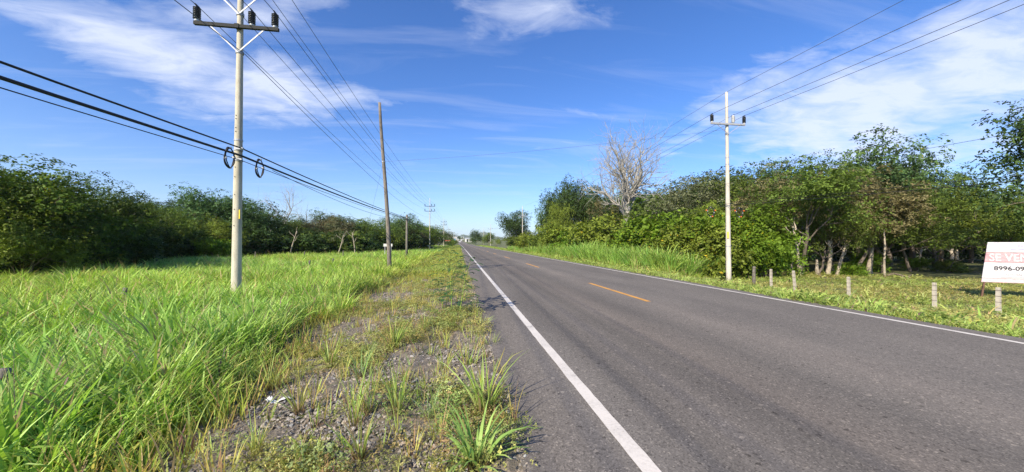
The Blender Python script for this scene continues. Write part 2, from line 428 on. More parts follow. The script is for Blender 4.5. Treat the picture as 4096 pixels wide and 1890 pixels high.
def strip(name, x0, x1, y0, y1, z, mat, parent, step=3.0, jit=0, thick=0):
    n = max(2, int((y1 - y0) / step) + 1); ys = np.linspace(y0, y1, n); rng = np.random.default_rng(5)
    b = bend(ys); zz = rise(ys) + z
    rag = .002 if not thick and jit == 0 else 0
    l = x0 + b + rng.normal(0, 1, n) * rag + (rng.normal(0, 1, n) * .018 + .03 * np.sin(ys * 1.9) + .02 * np.sin(ys * 5.1)) * jit; r = x1 + b + rng.normal(0, .02, n) * jit + rng.normal(0, 1, n) * rag
    rows = [np.stack([l, ys, zz], 1), np.stack([r, ys, zz], 1)]
    if thick: rows = [np.stack([l - .02, ys, zz - thick], 1)] + rows + [np.stack([r + .02, ys, zz - thick], 1)]
    V = np.stack(rows, 1).reshape(-1, 3); k = len(rows); Q = []
    for c in range(k - 1):
        a = np.arange(n - 1) * k + c; Q.append(np.stack([a, a + 1, a + k + 1, a + k], 1))
    me = fast_mesh(name, V, np.concatenate(Q)); me.polygons.foreach_set('use_smooth', np.zeros(len(me.polygons), bool))
    uv = me.uv_layers.new(name='UVMap'); vi = np.empty(len(me.loops), np.int32); me.loops.foreach_get('vertex_index', vi)
    u = np.stack([V[vi, 0] - bend(V[vi, 1]), V[vi, 1]], 1).astype(np.float32); uv.data.foreach_set('uv', u.ravel())
    return link(name, me, mat, parent)


build_ground()
road = strip('road', RL, RR, -60, 640, 0, M['asphalt'], None, .25, 1, .1)
tag(road, 'grey two lane asphalt road running straight to the horizon', kind='structure')
strip('edge_line', XL - .06, XL + .06, -60, 640, .004, M['white_paint'], road, .13)
strip('edge_line', XR - .055, XR + .055, -60, 640, .004, M['white_paint'], road, .13)
for k in range(-2, 40):
    y0 = 8.06 + 12.04 * k
    strip('lane_dash', XC - .06, XC + .06, y0, y0 + 4.0, .004, M['yellow_paint'], road, .13)


def build_gravel():
    xs = np.arange(-3.7, RL + .25, .06); ys = np.arange(-1, 19, .06)
    X, Y = np.meshgrid(xs, ys); rng = np.random.default_rng(3)
    Z = gz(X, Y) + .012 + .018 * vnoise(X, Y, 6, 3) + .012 * vnoise(X, Y, 17, 5) + rng.normal(0, .006, X.shape)
    Z -= .10 * ss((X - RL + .14) / .14) * 0 + .05 * ss((Y - 16) / 3) + .08 * ss((-3.2 - X) / .5)
    Z = np.where(X > RL - .10, np.minimum(np.maximum(Z, -.03), -.006), Z); Z = np.where(X > RL + .08, -.03, Z)
    nx = len(xs); i, j = np.meshgrid(np.arange(nx - 1), np.arange(len(ys) - 1)); a = (j * nx + i).ravel()
    me = fast_mesh('gravel_shoulder', np.stack([X, Y, Z], -1), np.stack([a, a + 1, a + nx + 1, a + nx], 1), None, False)
    me.polygons.foreach_set('use_smooth', np.zeros(len(me.polygons), bool))
    tag(link('gravel_shoulder', me, M['gravel_bed']), 'stony grey gravel shoulder beside the asphalt', kind='structure')


build_gravel()


def build_hills():
    for nm, d, prof in (('hill', 3200, [(1690, 955), (1735, 941), (1752, 930), (1775, 940), (1800, 950), (1820, 941), (1832, 946), (1845, 941), (1858, 938.5), (1866, 943), (1885, 944), (1905, 938), (1924, 930), (1937, 928), (1950, 933), (1985, 946), (2040, 958)]),):
        pxs = np.linspace(1690, 2040, 120); tops = np.interp(pxs, [p[0] for p in prof], [p[1] for p in prof]) + .8 * np.sin(pxs * .9) * .6
        V = []; ncol = 9
        for px, t in zip(pxs, tops):
            for c in range(ncol):
                s = c / (ncol - 1); dd = d + (s - .5) * 1100
                X, Y = XY(px, dd); hh = max(ZP(t, d) - 7, 1)
                V.append((X, Y, 5 + hh * math.sin(math.pi * s) ** .8 + (6 * math.sin(px * .35 + c * 2.1) * math.sin(math.pi * s))))
        a = np.array([i * ncol + c for i in range(len(pxs) - 1) for c in range(ncol - 1)])
        me = fast_mesh(nm, np.array(V), np.stack([a, a + ncol, a + ncol + 1, a + 1], 1), None, True)
        tag(link('hill', me, M['hill']), 'low wooded hills on the horizon', kind='structure')


build_hills()


# ------------------------------------------------------------------ poles and wires
def insulator_mesh(name, sheds=7, r=.10, h=.48):
    prof = [(.035, 0), (.045, .05)]
    for i in range(sheds):
        z = .06 + (h - .10) * i / sheds; s = (h - .10) / sheds
        prof += [(.045, z), (r, z + s * .25), (r, z + s * .5), (.045, z + s * .62)]
    prof += [(.04, h - .04), (.03, h)]
    return MB().lathe(prof, 12)


def sag(a, b, s, n=14):
    a, b = Vector(a), Vector(b); return [a.lerp(b, i / n) - Vector((0, 0, s * 4 * (i / n) * (1 - i / n))) for i in range(n + 1)]


def wire(name, pts, rad, label, group=None, mat='wire', sags=.6, cat_='wire', n=14):
    P = []
    for i in range(len(pts) - 1):
        d = (Vector(pts[i + 1]) - Vector(pts[i])).length
        seg = sag(pts[i], pts[i + 1], sags * (d / 70) ** 2, n); P += seg if i == 0 else seg[1:]
    o = MB().tube(P, rad, 5).build(name, M[mat], None, True)
    return tag(o, label, cat_, group)


def power_pole(px, zc, arms, ztop, label, group, mat='concrete', r0=.18, r1=.11, ins=(-1.12, .40, 1.06), armx=(-1.19, 1.17), ins_mats=('porcelain_dark',) * 3, arm_mat='dark_steel', detail=True, base_dz=0, xy=None, brace=.75):
    X, Y = xy or XY(px, zc); g = float(gz(X, Y)) + base_dz
    t = empty('utility_pole', (X, Y, g), label, 'utility pole', group)
    h = ztop - g
    rad = lambda z: r0 + (r1 - r0) * z / h
    prof = [(rad(z), z) for z in np.linspace(-.3, h - .02, 12)] + [(r1 * .7, h)]
    MB().lathe(prof, 20 if detail else 8).build('pole_shaft', M[mat], t, True)
    atts = []
    for az in arms:
        z = az - g; y = -rad(z) - .05
        MB().box(((armx[0] + armx[1]) / 2, y, z), (armx[1] - armx[0], .09, .10)).build('crossarm', M[arm_mat], t)
        for k, ix in enumerate(ins):
            o = insulator_mesh('insulator').build('insulator', M[ins_mats[k]], t, True); o.location = (ix, y, z + .05)
            if ins_mats[k] == 'porcelain_dark':
                MB().lathe([(.05, 0), (.06, .02), (.06, .06), (.045, .08)], 10).build('insulator_foot', M['porcelain_white'], o, True)
            MB().tube([(0, -.09, .49), (0, .09, .49)], .022, 6).build('wire_clamp', M['dark_steel'], o)
            atts.append((X + ix, Y + y, az + .05 + .49))
        if brace:
            for s in (-.75, .75):
                MB().bar((s, y - .01, z - .05), (math.copysign(.03, s), y + .035, z - brace), .036, .016).build('crossarm_brace', M['galv'], t)
            MB().lathe([(rad(z - brace) + .022, -.04), (rad(z - brace) + .022, .04)], 16, (0, 0, z - brace)).build('pole_band', M['galv'], t)
        MB().box((0, y, z), (.12, .13, .13)).build('arm_bracket', M[arm_mat], t)
    return t, atts, rad


PG = 'concrete power poles along the left verge'
LP = []
defs = [(None, None, (8.12, 9.32), 11.2, True), (948, 10.8, (8.12, 9.32), 11.2, True), (1719, 82, (8.85, 10.0), 11.9, True), (1775, 146, (8.9, 10.1), 11.6, False), (1795, 222, (9.6,), 12.2, False), (1804.5, 290, (10.0,), 12.0, False), (1813, 345, (10.6,), 12.6, False)]
LBL = ['two-armed concrete power pole one span before the coil-hung pole', 'tall concrete power pole with coiled black cables in the bright green grass', 'concrete power pole with two crossarms past the grey stub pole',
       'two-armed concrete power pole just before the red and white roadside board', 'single-armed power pole right behind the red and white roadside board', 'far single-armed power pole by the town buildings', 'farthest single-armed power pole at the edge of the town']
for i, (px, zc, arms, zt, det) in enumerate(defs):
    kw = dict(xy=(-6.9, -58)) if px is None else {}
    t, at, rad = power_pole(px or 0, zc or 0, arms, zt, LBL[i], PG, 'concrete', .138, .064, detail=det, **kw)
    LP.append((t, at, rad))
p1 = LP[1][0]
# bolts, tags and bands of the near pole
r_ = LP[1][2]
for z in (2.6, 3.1, 3.55, 4.1, 4.4, 5.5, 5.62, 5.9, 6.0):
    b = MB().tube([(-.02, -r_(z) - .012, z), (-.02, -r_(z) + .02, z)], .014, 6).build('step_bolt_hole', M['dark_steel'], p1)
for z in (4.62, 4.94, 5.25):
    MB().lathe([(r_(z) + .012, -.025), (r_(z) + .012, .025)], 18, (0, 0, z)).build('pole_band', M['galv'], p1)
MB().box((.13, -.13, 2.95), (.008, .09, .28), Matrix.Rotation(.8, 3, 'Z')).build('yellow_tag', M['yellow_tag'], p1)
MB().box((.14, -.20, 4.95), (.22, .09, .06)).build('cable_clamp', M['galv'], p1)
MB().box((.14, -.20, 4.62), (.16, .07, .05)).build('cable_clamp', M['galv'], p1)

names = ['left end of the lower crossarms', 'middle of the lower crossarms', 'right end of the lower crossarms', 'left end of the upper crossarms', 'middle of the upper crossarms', 'right end of the upper crossarms']
for k in range(6):
    pts = [at[k if k < len(at) else k - 3] for t, at, r in LP]
    wire('power_line', pts, .0105, 'bare conductor strung on the insulators at the ' + names[k], 'conductors of the left power line', sags=.9)
# neutral below the lower arms
npts = [(t.location.x + .16, t.location.y, t.location.z + (7.95 if i in (0, 1) else 8.0 if i < 4 else 8.2)) for i, (t, a, r) in enumerate(LP)]
wire('power_line', npts, .011, 'lone conductor on the left poles below both crossarms', 'conductors of the left power line', sags=1.2)

RG = 'slim pale power poles along the right verge'
RP = []
rdefs = [(None, None, 8.4, 10.35), (2913, 20.5, 8.4, 10.35), (2090, 95, 8.7, 11.4), (1962, 192, 9.0, 11.6), (1934.5, 252, 9.6, 12.0)]
RL_ = ['slim pale power pole one span before the for-sale sign', 'tall slim pale power pole beside the fence posts and green bush', 'slim power pole in front of the round tree with leaning trunk', 'far slim power pole beyond the round tree on the right verge', 'farthest slim power pole behind the dark roadside trees on the right']
for i, (px, zc, az, zt) in enumerate(rdefs):
    kw = dict(xy=(15.4, -52)) if px is None else {}
    RP.append(power_pole(px or 0, zc or 0, (az,), zt, RL_[i], RG, 'concrete_pale', .145, .07, (-1.08, .3, 1.02), (-1.15, 1.08), ('porcelain_dark', 'porcelain_white', 'porcelain_dark'), 'galv', i < 2, brace=.55, **kw))
q1 = RP[1][0]
MB().box((-.12, -.125, 2.85), (.09, .008, .38), Matrix.Rotation(-.75, 3, 'Z')).build('yellow_tag', M['yellow_tag'], q1)
for z in (2.2, 4.55, 7.4, 7.0):
    MB().lathe([(RP[1][2](z) + .01, -.03), (RP[1][2](z) + .01, .03)], 14, (0, 0, z)).build('pole_band', M['galv'], q1)
for k in range(3):
    wire('power_line', [at[k] for t, at, r in RP], .0105, 'bare conductor on the ' + ('left', 'middle', 'right')[k] + ' insulators of the right pole line', 'conductors of the right power line', sags=.8)
wire('power_line', [(t.location.x, t.location.y, z[3]) for (t, a, r), z in zip(RP, rdefs)], .009, 'thin ground wire running over the tops of the right poles', 'conductors of the right power line', sags=.7)

# old wooden pole, stub pole
X, Y = XY(1560, 21.4); g = float(gz(X, Y))
wp = empty('wooden_pole', (X, Y, g), 'dark leaning bare wooden pole without crossarms in the tall grass', 'utility pole')
top = Vector((-.62, 0, 10.04 - g))
wpt = [top * s + Vector((.05 * math.sin(s * 5), 0, 0)) for s in np.linspace(-.03, 1, 12)]
MB().tube(wpt, [.135 - .055 * s for s in np.linspace(0, 1, 12)], 14).build('pole_shaft', M['wood'], wp, True)
for s in (.12, .20, .26, .33, .47, .55, .64, .72, .78):
    p = top * s; MB().tube([p + Vector((-.03, -.14 + .05 * s, 0)), p + Vector((-.03, -.08 + .05 * s, 0))], .018, 6).build('step_bolt', M['galv'], wp)
MB().lathe([(.108, -.03), (.108, .03)], 14, tuple(top * .655)).build('pole_band', M['galv'], wp)
wtop = wp.location + top * .655
X, Y = XY(1627, 39); g = float(gz(X, Y))
sp = empty('stub_pole', (X, Y, g), 'short grey stub pole carrying black cables above the weeds', 'utility pole')
MB().lathe([(.13, -.3), (.12, 2), (.105, ZP(859, 39) - g - .02), (.07, ZP(859, 39) - g)], 12).build('pole_shaft', M['grey_wood'], sp, True)
MB().lathe([(.125, -.05), (.125, .05)], 12, (0, 0, ZP(872, 39) - g)).build('pole_band', M['galv'], sp)
# communication cables along the left line
tz = {0: (4.36, 4.09, 3.93), 1: (4.33, 4.10, 3.96)}
P3 = LP[2][0].location; P1 = p1.location; P0 = LP[0][0].location
for k, (rad, lab) in enumerate(((.022, 'black communication cable, highest of three on the field pole'), (.034, 'thick black cable bundle, middle of three on the field pole'), (.011, 'thin black cable, lowest of three on the field pole'))):
    pts = [(P0.x + .2, P0.y, 4.4 - .2 * k), (P1.x + .2, P1.y - .22, tz[1][k]), (sp.location.x - .12, sp.location.y - .05, 4.28 - .1 * k), (P3.x + .2, P3.y, 4.3 - .1 * k)]
    wire('communication_cable', pts, rad, lab, 'black communication cables', 'cable', .9, 'cable')
wire('communication_cable', [(P1.x + .2, P1.y + 1.6, 4.02), (sp.location.x - .1, sp.location.y + .05, 4.12)], .010, 'slack thin black cable looping under the thick bundle', 'black communication cables', 'cable', 3.4, 'cable')


def coil(c, r, label, dark='cable', tw=.0):
    o = empty('cable_coil', c, label, 'cable coil', 'spare cable coils')
    for k in range(3):
        rr = r - .012 * k + .006 * math.sin(k * 2.0); n = 28
        pts = [(.015 * (k - 1) + .012 * math.sin(a * 3 + k), (rr + .010 * math.sin(2 * a + 1.7 * k)) * math.cos(a) * .72, rr * math.sin(a) * 1.06) for a in np.linspace(0, 2 * math.pi, n + 1)]
        MB().tube(pts, .014, 7, False).build('cable_loop', M[dark], o, True)
    for a in (.2, 1.5, 3.3, 4.8):
        MB().box((0, (r - .018) * math.cos(a) * .72, (r - .018) * math.sin(a) * 1.06), (.075, .045, .045)).build('cable_tie', M['galv'], o)
    return o


def on_line(px, Xline):
    zc = Xline * F / ((px - VX) * cP); return (zc - Xline * sP) / cP, zc


Yc, zc = on_line(918, P1.x + .25); coil((P1.x + .25, Yc - .05, ZP(632, zc)), .285, 'spare black cable coil hanging on the left side of the field pole')
Yc, zc = on_line(1035, P1.x + .25); coil((P1.x + .25, Yc, ZP(673, zc)), .29, 'spare black cable coil hanging past the field pole')
# right communication cables
Q0, Q1, Q2 = [RP[i][0].location for i in (0, 1, 2)]
for k, (za, zb, zc_, rad) in enumerate(((3.72, 4.6, 3.9, .008), (3.62, 4.1, 3.7, .011), (4.9, 5.9, 4.9, .006))):
    wire('communication_cable', [(Q0.x - .15, Q0.y, zb), (Q1.x - .15, Q1.y - .1, za), (Q2.x, Q2.y, zc_)], rad, ('upper black cable on the right pole line', 'lower thick black cable on the right pole line', 'thin single cable above the others on the right pole line')[k], 'black communication cables', 'cable', 1.0, 'cable')
for off, lb in ((.75, 'dark cable loops with orange tape past the slim right pole'), (-.75, 'dark cable loops with orange tape before the slim right pole')):
    c = coil((Q1.x - .1 + off * 1.25, Q1.y + .1, 3.25), .27, lb); c.rotation_euler = (0, 0, R(75)); c['group'] = 'taped cable coils on the right line'
    for a in (.4, 2.8, 4.4): MB().box((0, .26 * math.cos(a), .27 * math.sin(a)), (.09, .06, .06)).build('orange_tape', M['orange_tag'], c)
# service wire across the road and guy wire
wire('crossing_wire', [tuple(wtop), (Q1.x, Q1.y, ZP(515, 20.5))], .006, 'thin wire crossing the road from the wooden pole', None, 'wire', 2.3)
gx, gy = XY(1432, 30); wire('guy_wire', [tuple(wtop), (gx, gy, float(gz(gx, gy)))], .005, 'thin guy wire slanting from the wooden pole to the grass', None, 'wire', .3)


# ------------------------------------------------------------------ trees
def grow(rng, p, d, L, r, lev, spec, tubes, tips):
    n = 5; pts = [p.copy()]; q = p.copy(); dd = d.copy(); st = L / n
    for i in range(n):
        dd = dd + rng.normal(0, spec['wob'] if lev else spec.get('wob0', spec['wob']), 3) + np.array([0, 0, spec['up'][min(lev, len(spec['up']) - 1)]]); dd /= np.linalg.norm(dd)
        q = q + dd * st; pts.append(q.copy())
    last = lev == spec['max']
    r1 = r * (.25 if last else .62)
    tubes.append((np.array(pts), np.linspace(r, r1, n + 1), 7 if lev == 0 else 5 if lev == 1 else 3))
    if lev >= spec.get('tiplev', spec['max']): tips.append((pts[-1], lev)); tips.append((pts[3], lev)) if spec.get('mid') else None
    if last: return
    nch = spec['n'][lev]; a0 = rng.uniform(0, 6.28)
    for k in range(nch):
        t = rng.uniform(spec['from'][lev], 1.0) if k < nch - 1 else 1.0
        f = t * n; i = min(int(f), n - 1); pp = pts[i] + (pts[i + 1] - pts[i]) * (f - i)
        base = pts[i + 1] - pts[i]; base = base / np.linalg.norm(base)
        az = a0 + k * 2.4 + rng.normal(0, .3); ang = R(rng.uniform(*spec['ang'][lev]))
        u = np.cross(base, [.3, .1, 1.0]); u /= np.linalg.norm(u) + 1e-9; w = np.cross(base, u)
        nd = base * math.cos(ang) + (u * math.cos(az) + w * math.sin(az)) * math.sin(ang)
        grow(rng, pp, nd, L * rng.uniform(*spec['len'][lev]), r * (1 - .45 * t) * spec.get('rr', .62), lev + 1, spec, tubes, tips)


def tubes_mesh(name, tubes):
    Vs, Qs, o = [], [], 0
    for P, r, n in tubes:
        V, Q = tube(P, r, n); Vs.append(V); Qs.append(Q + o); o += len(V)
    return fast_mesh(name, np.concatenate(Vs), np.concatenate(Qs), None, True)


def leaves(rng, C, rad, per, size, flat=.65, upb=.6, tone=.35, yellow=0.0):
    """rhombic leaves round clump centres"""
    k = 6; q = max(1, per // k); per = q * k; m = len(C); n = m * per; ns = m * q
    c = np.repeat(C, q, 0); rr = np.repeat(rad, q)
    d = rng.normal(0, 1, (ns, 3)); d /= np.linalg.norm(d, axis=1)[:, None]
    sc_ = c + d * (rr * rng.uniform(.45, 1, ns) ** .5)[:, None] * np.array([1, 1, flat])      # sprig centres
    sn = d * .7 + rng.normal(0, .45, (ns, 3)) + np.array([0, 0, upb]); sn /= np.linalg.norm(sn, axis=1)[:, None]
    nrm = np.repeat(sn, k, 0) + rng.normal(0, .28, (n, 3)); nrm /= np.linalg.norm(nrm, axis=1)[:, None]
    off = rng.normal(0, 1, (n, 3)); off -= nrm * (off * nrm).sum(1)[:, None] * .75
    p = np.repeat(sc_, k, 0) + off * size * .62
    a = np.cross(nrm, rng.normal(0, 1, (n, 3))); a /= np.linalg.norm(a, axis=1)[:, None] + 1e-9
    b = np.cross(nrm, a)
    l = size * rng.uniform(.6, 1.3, n)[:, None]
    fold = nrm * l * .12
    V = np.stack([p - a * l * .5, p + b * l * .27 + fold, p + a * l * .5, p - b * l * .27 + fold], 1)
    ct = np.repeat(rng.uniform(1 - tone, 1 + tone, m), per) * np.repeat(rng.uniform(.8, 1.2, ns), k)
    br = (ct * rng.uniform(.88, 1.12, n))[:, None] * np.ones(3)
    if yellow:
        y = rng.random(n) < yellow; br[y] *= np.array([2.2, 1.35, .8])
    Q = np.arange(n * 4).reshape(-1, 4)
    return V, Q, np.repeat(br, 4, 0).reshape(n, 4, 3)


SPEC = {
    'broad': dict(h=1.9, r=.115, wob=.16, up=(0, .05, .03, .02), max=3, n=(5, 4, 3), ang=((38, 62), (30, 60), (25, 60)), len=((1.1, 1.5), (.55, .8), (.5, .75)), **{'from': (.55, .35, .3)}, tiplev=2, clump=(.5, .92), per=126, size=.112, flat=.55, upb=.9, mid=True, zmin=2.15),
    'round': dict(h=1.6, r=.10, wob=.14, up=(0, .12, .08, .05), max=3, n=(6, 4, 3), ang=((25, 65), (30, 65), (30, 65)), len=((1.0, 1.5), (.55, .8), (.5, .7)), **{'from': (.4, .3, .3)}, tiplev=2, clump=(.48, .85), per=126, size=.108, flat=.8, upb=.5, mid=True, zmin=.9),
    'tall': dict(h=3.0, r=.095, wob=.12, up=(.02, .12, .05, .02), max=3, n=(6, 3, 3), ang=((30, 55), (30, 60), (30, 60)), len=((.5, .75), (.55, .8), (.5, .7)), **{'from': (.55, .4, .3)}, tiplev=2, clump=(.45, .8), per=120, size=.112, flat=.6, upb=.8, mid=True, zmin=2.3),
    'bigleaf': dict(h=2.6, r=.14, wob=.13, up=(.02, .10, .04, .02), max=3, n=(6, 4, 3), ang=((35, 60), (35, 65), (30, 60)), len=((.7, 1.0), (.5, .75), (.5, .7)), **{'from': (.45, .35, .3)}, tiplev=2, clump=(.5, .9), per=108, size=.135, flat=.6, upb=.8, mid=True, yellow=.05, zmin=1.1),
}
SPEC['high'] = dict(SPEC['bigleaf'], zmin=2.9, h=3.4, clump=(.5, .85), yellow=0, size=.14)
SPEC['dense'] = dict(SPEC['round'], per=200, clump=(.55, .95))


def tree_proto(kind, seed):
    rng = np.random.default_rng(seed); s = SPEC[kind]; tubes, tips = [], []
    lean = rng.normal(0, .12, 2)
    grow(rng, np.zeros(3), np.array([lean[0], lean[1], 1.0]), s['h'], s['r'], 0, s, tubes, tips)
    tubes[0] = (np.vstack([tubes[0][0][0] - [0, 0, .4], tubes[0][0]]), np.concatenate([[s['r'] * 1.35], tubes[0][1]]), 8)
    C = np.array([t[0] for t in tips]); C = C[C[:, 2] > s['zmin']]
    C = C + rng.normal(0, .12, C.shape)
    if len(C) > 165: C = C[rng.permutation(len(C))[:165]]
    rad = rng.uniform(*s['clump'], len(C))
    V, Q, Cc = leaves(rng, C, rad, s['per'], s['size'], s['flat'], s['upb'], .35, s.get('yellow', 0))
    h = float(np.percentile(V[..., 2], 99.7)); wid = float(np.percentile(np.abs(V[..., :2]), 97))
    return tubes_mesh('trunk', tubes), fast_mesh('crown', V.reshape(-1, 3), Q, Cc.reshape(-1, 3)), h, wid


def bush_proto(seed, n=130, size=.12, flat=.8):
    rng = np.random.default_rng(seed); C = []
    lob = [(rng.uniform(-1.1, 1.1), rng.uniform(-.8, .8), rng.uniform(.6, 1.9), rng.uniform(.7, 1.1)) for _ in range(9)]
    while len(C) < n:
        x, y, z, r = lob[rng.integers(len(lob))]
        d = rng.normal(0, 1, 3); d /= np.linalg.norm(d); p = np.array([x, y, z]) + d * r * rng.uniform(.6, 1)
        if p[2] > .15: C.append(p)
    C = np.array(C); rad = rng.uniform(.25, .5, n)
    V, Q, Cc = leaves(rng, C, rad, 95, size, flat, .6, .3, .02)
    tubes = []
    for k in range(9):
        e = C[rng.integers(n)] * .85; P = np.array([np.array([.1 * math.cos(k), .1 * math.sin(k), -.2]) * (1 - s) + e * s + np.array([0, 0, .35 * math.sin(3.1 * s)]) for s in np.linspace(0, 1, 5)])
        tubes.append((P, np.linspace(.045, .012, 5), 5))
    return tubes_mesh('stems', tubes), fast_mesh('foliage', V.reshape(-1, 3), Q, Cc.reshape(-1, 3)), float(np.percentile(V[..., 2], 99.5)), 1.9


PROTO = {k: [tree_proto(k, 10 * i + s) for s in range(n)] for i, (k, n) in enumerate((('broad', 4), ('round', 3), ('tall', 3), ('bigleaf', 2), ('high', 1), ('dense', 2)))}
PROTO['bush'] = [bush_proto(70 + s) for s in range(3)]
TR = random.Random(4)
TREE_N = [0]


def tree(kind, px, zc, top, mat, label, group=None, w=1.0, bark_='bark', name=None, xy=None, lean=0, var=None, rz=None, height=None, dz=0):
    X, Y = xy or XY(px, zc); g = float(gz(X, Y)) + dz
    hh = height or (ZP(top, zc) - g)
    P = PROTO[kind]; tm, cm, h, wid = P[TREE_N[0] % len(P) if var is None else var]; TREE_N[0] += 1
    s = hh / h
    e = empty(name or ('bush' if kind == 'bush' else 'tree'), (X, Y, g), label, 'bush' if kind == 'bush' else 'tree', group, TR.uniform(0, 6.28) if rz is None else rz)
    e.rotation_euler = (lean, 0, e.rotation_euler.z)
    e.scale = (s * w, s * w, s)
    for nm, me, mt in ((('stems', tm, M[bark_]), ('foliage', cm, M[mat])) if kind == 'bush' else (('trunk', tm, M[bark_]), ('crown', cm, M[mat]))):
        if not me.materials: me.materials.append(mt)
        o = bpy.data.objects.new(nm, me); COL.objects.link(o); o.parent = e
        o.material_slots[0].link = 'OBJECT'; o.material_slots[0].material = mt
        if nm in ('crown', 'foliage'): o['kind'] = 'stuff'
    return e


def place_words(px, side, zc, deep):
    if side == 'left': z = ((320, 'in the shaded corner of the field'), (720, 'between the field corner and the coil-hung pole'), (1010, 'behind the coil-hung concrete pole'), (1200, 'round the leafless grey tree'), (1440, 'between the leafless tree and the wooden pole'), (1640, 'behind the leaning wooden pole'), (9999, 'past the grey stub pole'))
    else: z = ((2470, 'before the tall bare tree'), (2720, 'just past the tall bare tree'), (2930, 'behind the slim pale pole'), (3260, 'behind the leaning fence post'), (3500, 'behind the vine-covered fence post'), (3760, 'behind the lone fence post'), (9999, 'behind the for-sale sign'))
    return ('deep in the wood ' if deep else 'at the wood margin ') + next(w for q, w in z if px < q)


FORM = {'broad': 'spreading', 'round': 'rounded', 'tall': 'slender', 'bigleaf': 'large-leaved'}
HUE = {'lf_dark': 'dark green', 'lf_mid': 'mid green', 'lf_blue': 'cool green', 'lf_brown': 'olive brown', 'lf_big': 'yellow flecked', 'lf_yellow': 'yellowish', 'lf_grey': 'grey green', 'lf_bright': 'bright green'}


def tree_label(k, mt, px, side, zc, deep=False): return '%s %s tree %s' % (FORM[k], HUE[mt], place_words(px, side, zc, deep))


GL, GR = 'trees of the wood beyond the left field', 'trees of the wood beyond the right fence'
left = [('bigleaf', -260, 18, 600, 'lf_big', 1.3), ('bigleaf', -90, 18, 640, 'lf_big', 1.25), ('bigleaf', 30, 19, 645, 'lf_big', 1.2), ('bigleaf', 180, 20, 668, 'lf_big', 1.2), ('round', 110, 17.5, 790, 'lf_yellow', 1.0), ('broad', 290, 22, 690, 'lf_dark', 1.1), ('round', 250, 19.5, 850, 'lf_dark', 1.2), ('round', 380, 24, 830, 'lf_dark', 1.2), ('round', 20, 18, 860, 'lf_dark', 1.2),
        ('broad', 470, 34, 735, 'lf_blue', 1.15), ('round', 400, 27, 780, 'lf_mid', 1.2), ('broad', 560, 33, 800, 'lf_mid', 1.1), ('tall', 640, 38, 815, 'lf_dark', 1.1), ('tall', 700, 40, 835, 'lf_mid', 1.15),
        ('broad', 800, 46, 755, 'lf_blue', 1.2), ('round', 890, 46, 762, 'lf_blue', 1.1), ('broad', 960, 48, 790, 'lf_blue', 1.0), ('broad', 860, 41, 855, 'lf_yellow', 1.2), ('round', 770, 42, 860, 'lf_mid', 1.1),
        ('broad', 1040, 50, 850, 'lf_dark', 1.15), ('tall', 1110, 52, 850, 'lf_mid', 1.2), ('broad', 1180, 54, 858, 'lf_dark', 1.2), ('round', 1250, 57, 880, 'lf_brown', 1.2), ('broad', 1310, 58, 870, 'lf_grey', 1.1),
        ('round', 1350, 62, 848, 'lf_blue', 1.15), ('tall', 1395, 60, 858, 'lf_brown', 1.2), ('broad', 1460, 66, 876, 'lf_mid', 1.25), ('broad', 1520, 70, 872, 'lf_mid', 1.25), ('round', 1585, 80, 858, 'lf_blue', 1.1), ('broad', 1620, 82, 880, 'lf_brown', 1.3),
        ('broad', 1665, 92, 883, 'lf_mid', 1.3), ('broad', 1692, 98, 893, 'lf_mid', 1.25), ('round', 1718, 112, 905, 'lf_dark', 1.2), ('round', 1738, 124, 925, 'lf_dark', 1.2)]
for k, px, zc, top, mt, w in left:
    tree(k, px, zc, top, mt, tree_label(k, mt, px, 'left', zc), GL, w, 'bark_pale' if k == 'tall' else 'bark')
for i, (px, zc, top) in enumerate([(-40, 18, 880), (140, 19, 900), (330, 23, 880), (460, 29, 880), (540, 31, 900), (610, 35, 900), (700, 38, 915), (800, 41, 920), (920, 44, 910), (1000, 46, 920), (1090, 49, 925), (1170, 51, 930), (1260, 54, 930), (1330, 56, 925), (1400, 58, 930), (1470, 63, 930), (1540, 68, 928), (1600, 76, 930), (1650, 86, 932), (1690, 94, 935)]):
    tree('bush', px, zc, top, ('lf_dark', 'lf_mid', 'lf_dark')[i % 3], 'low dark bush in the shade %s' % place_words(px, 'left', zc, False).replace('at the wood margin ', ''), 'dark bushes at the foot of the left wood', 1.5)
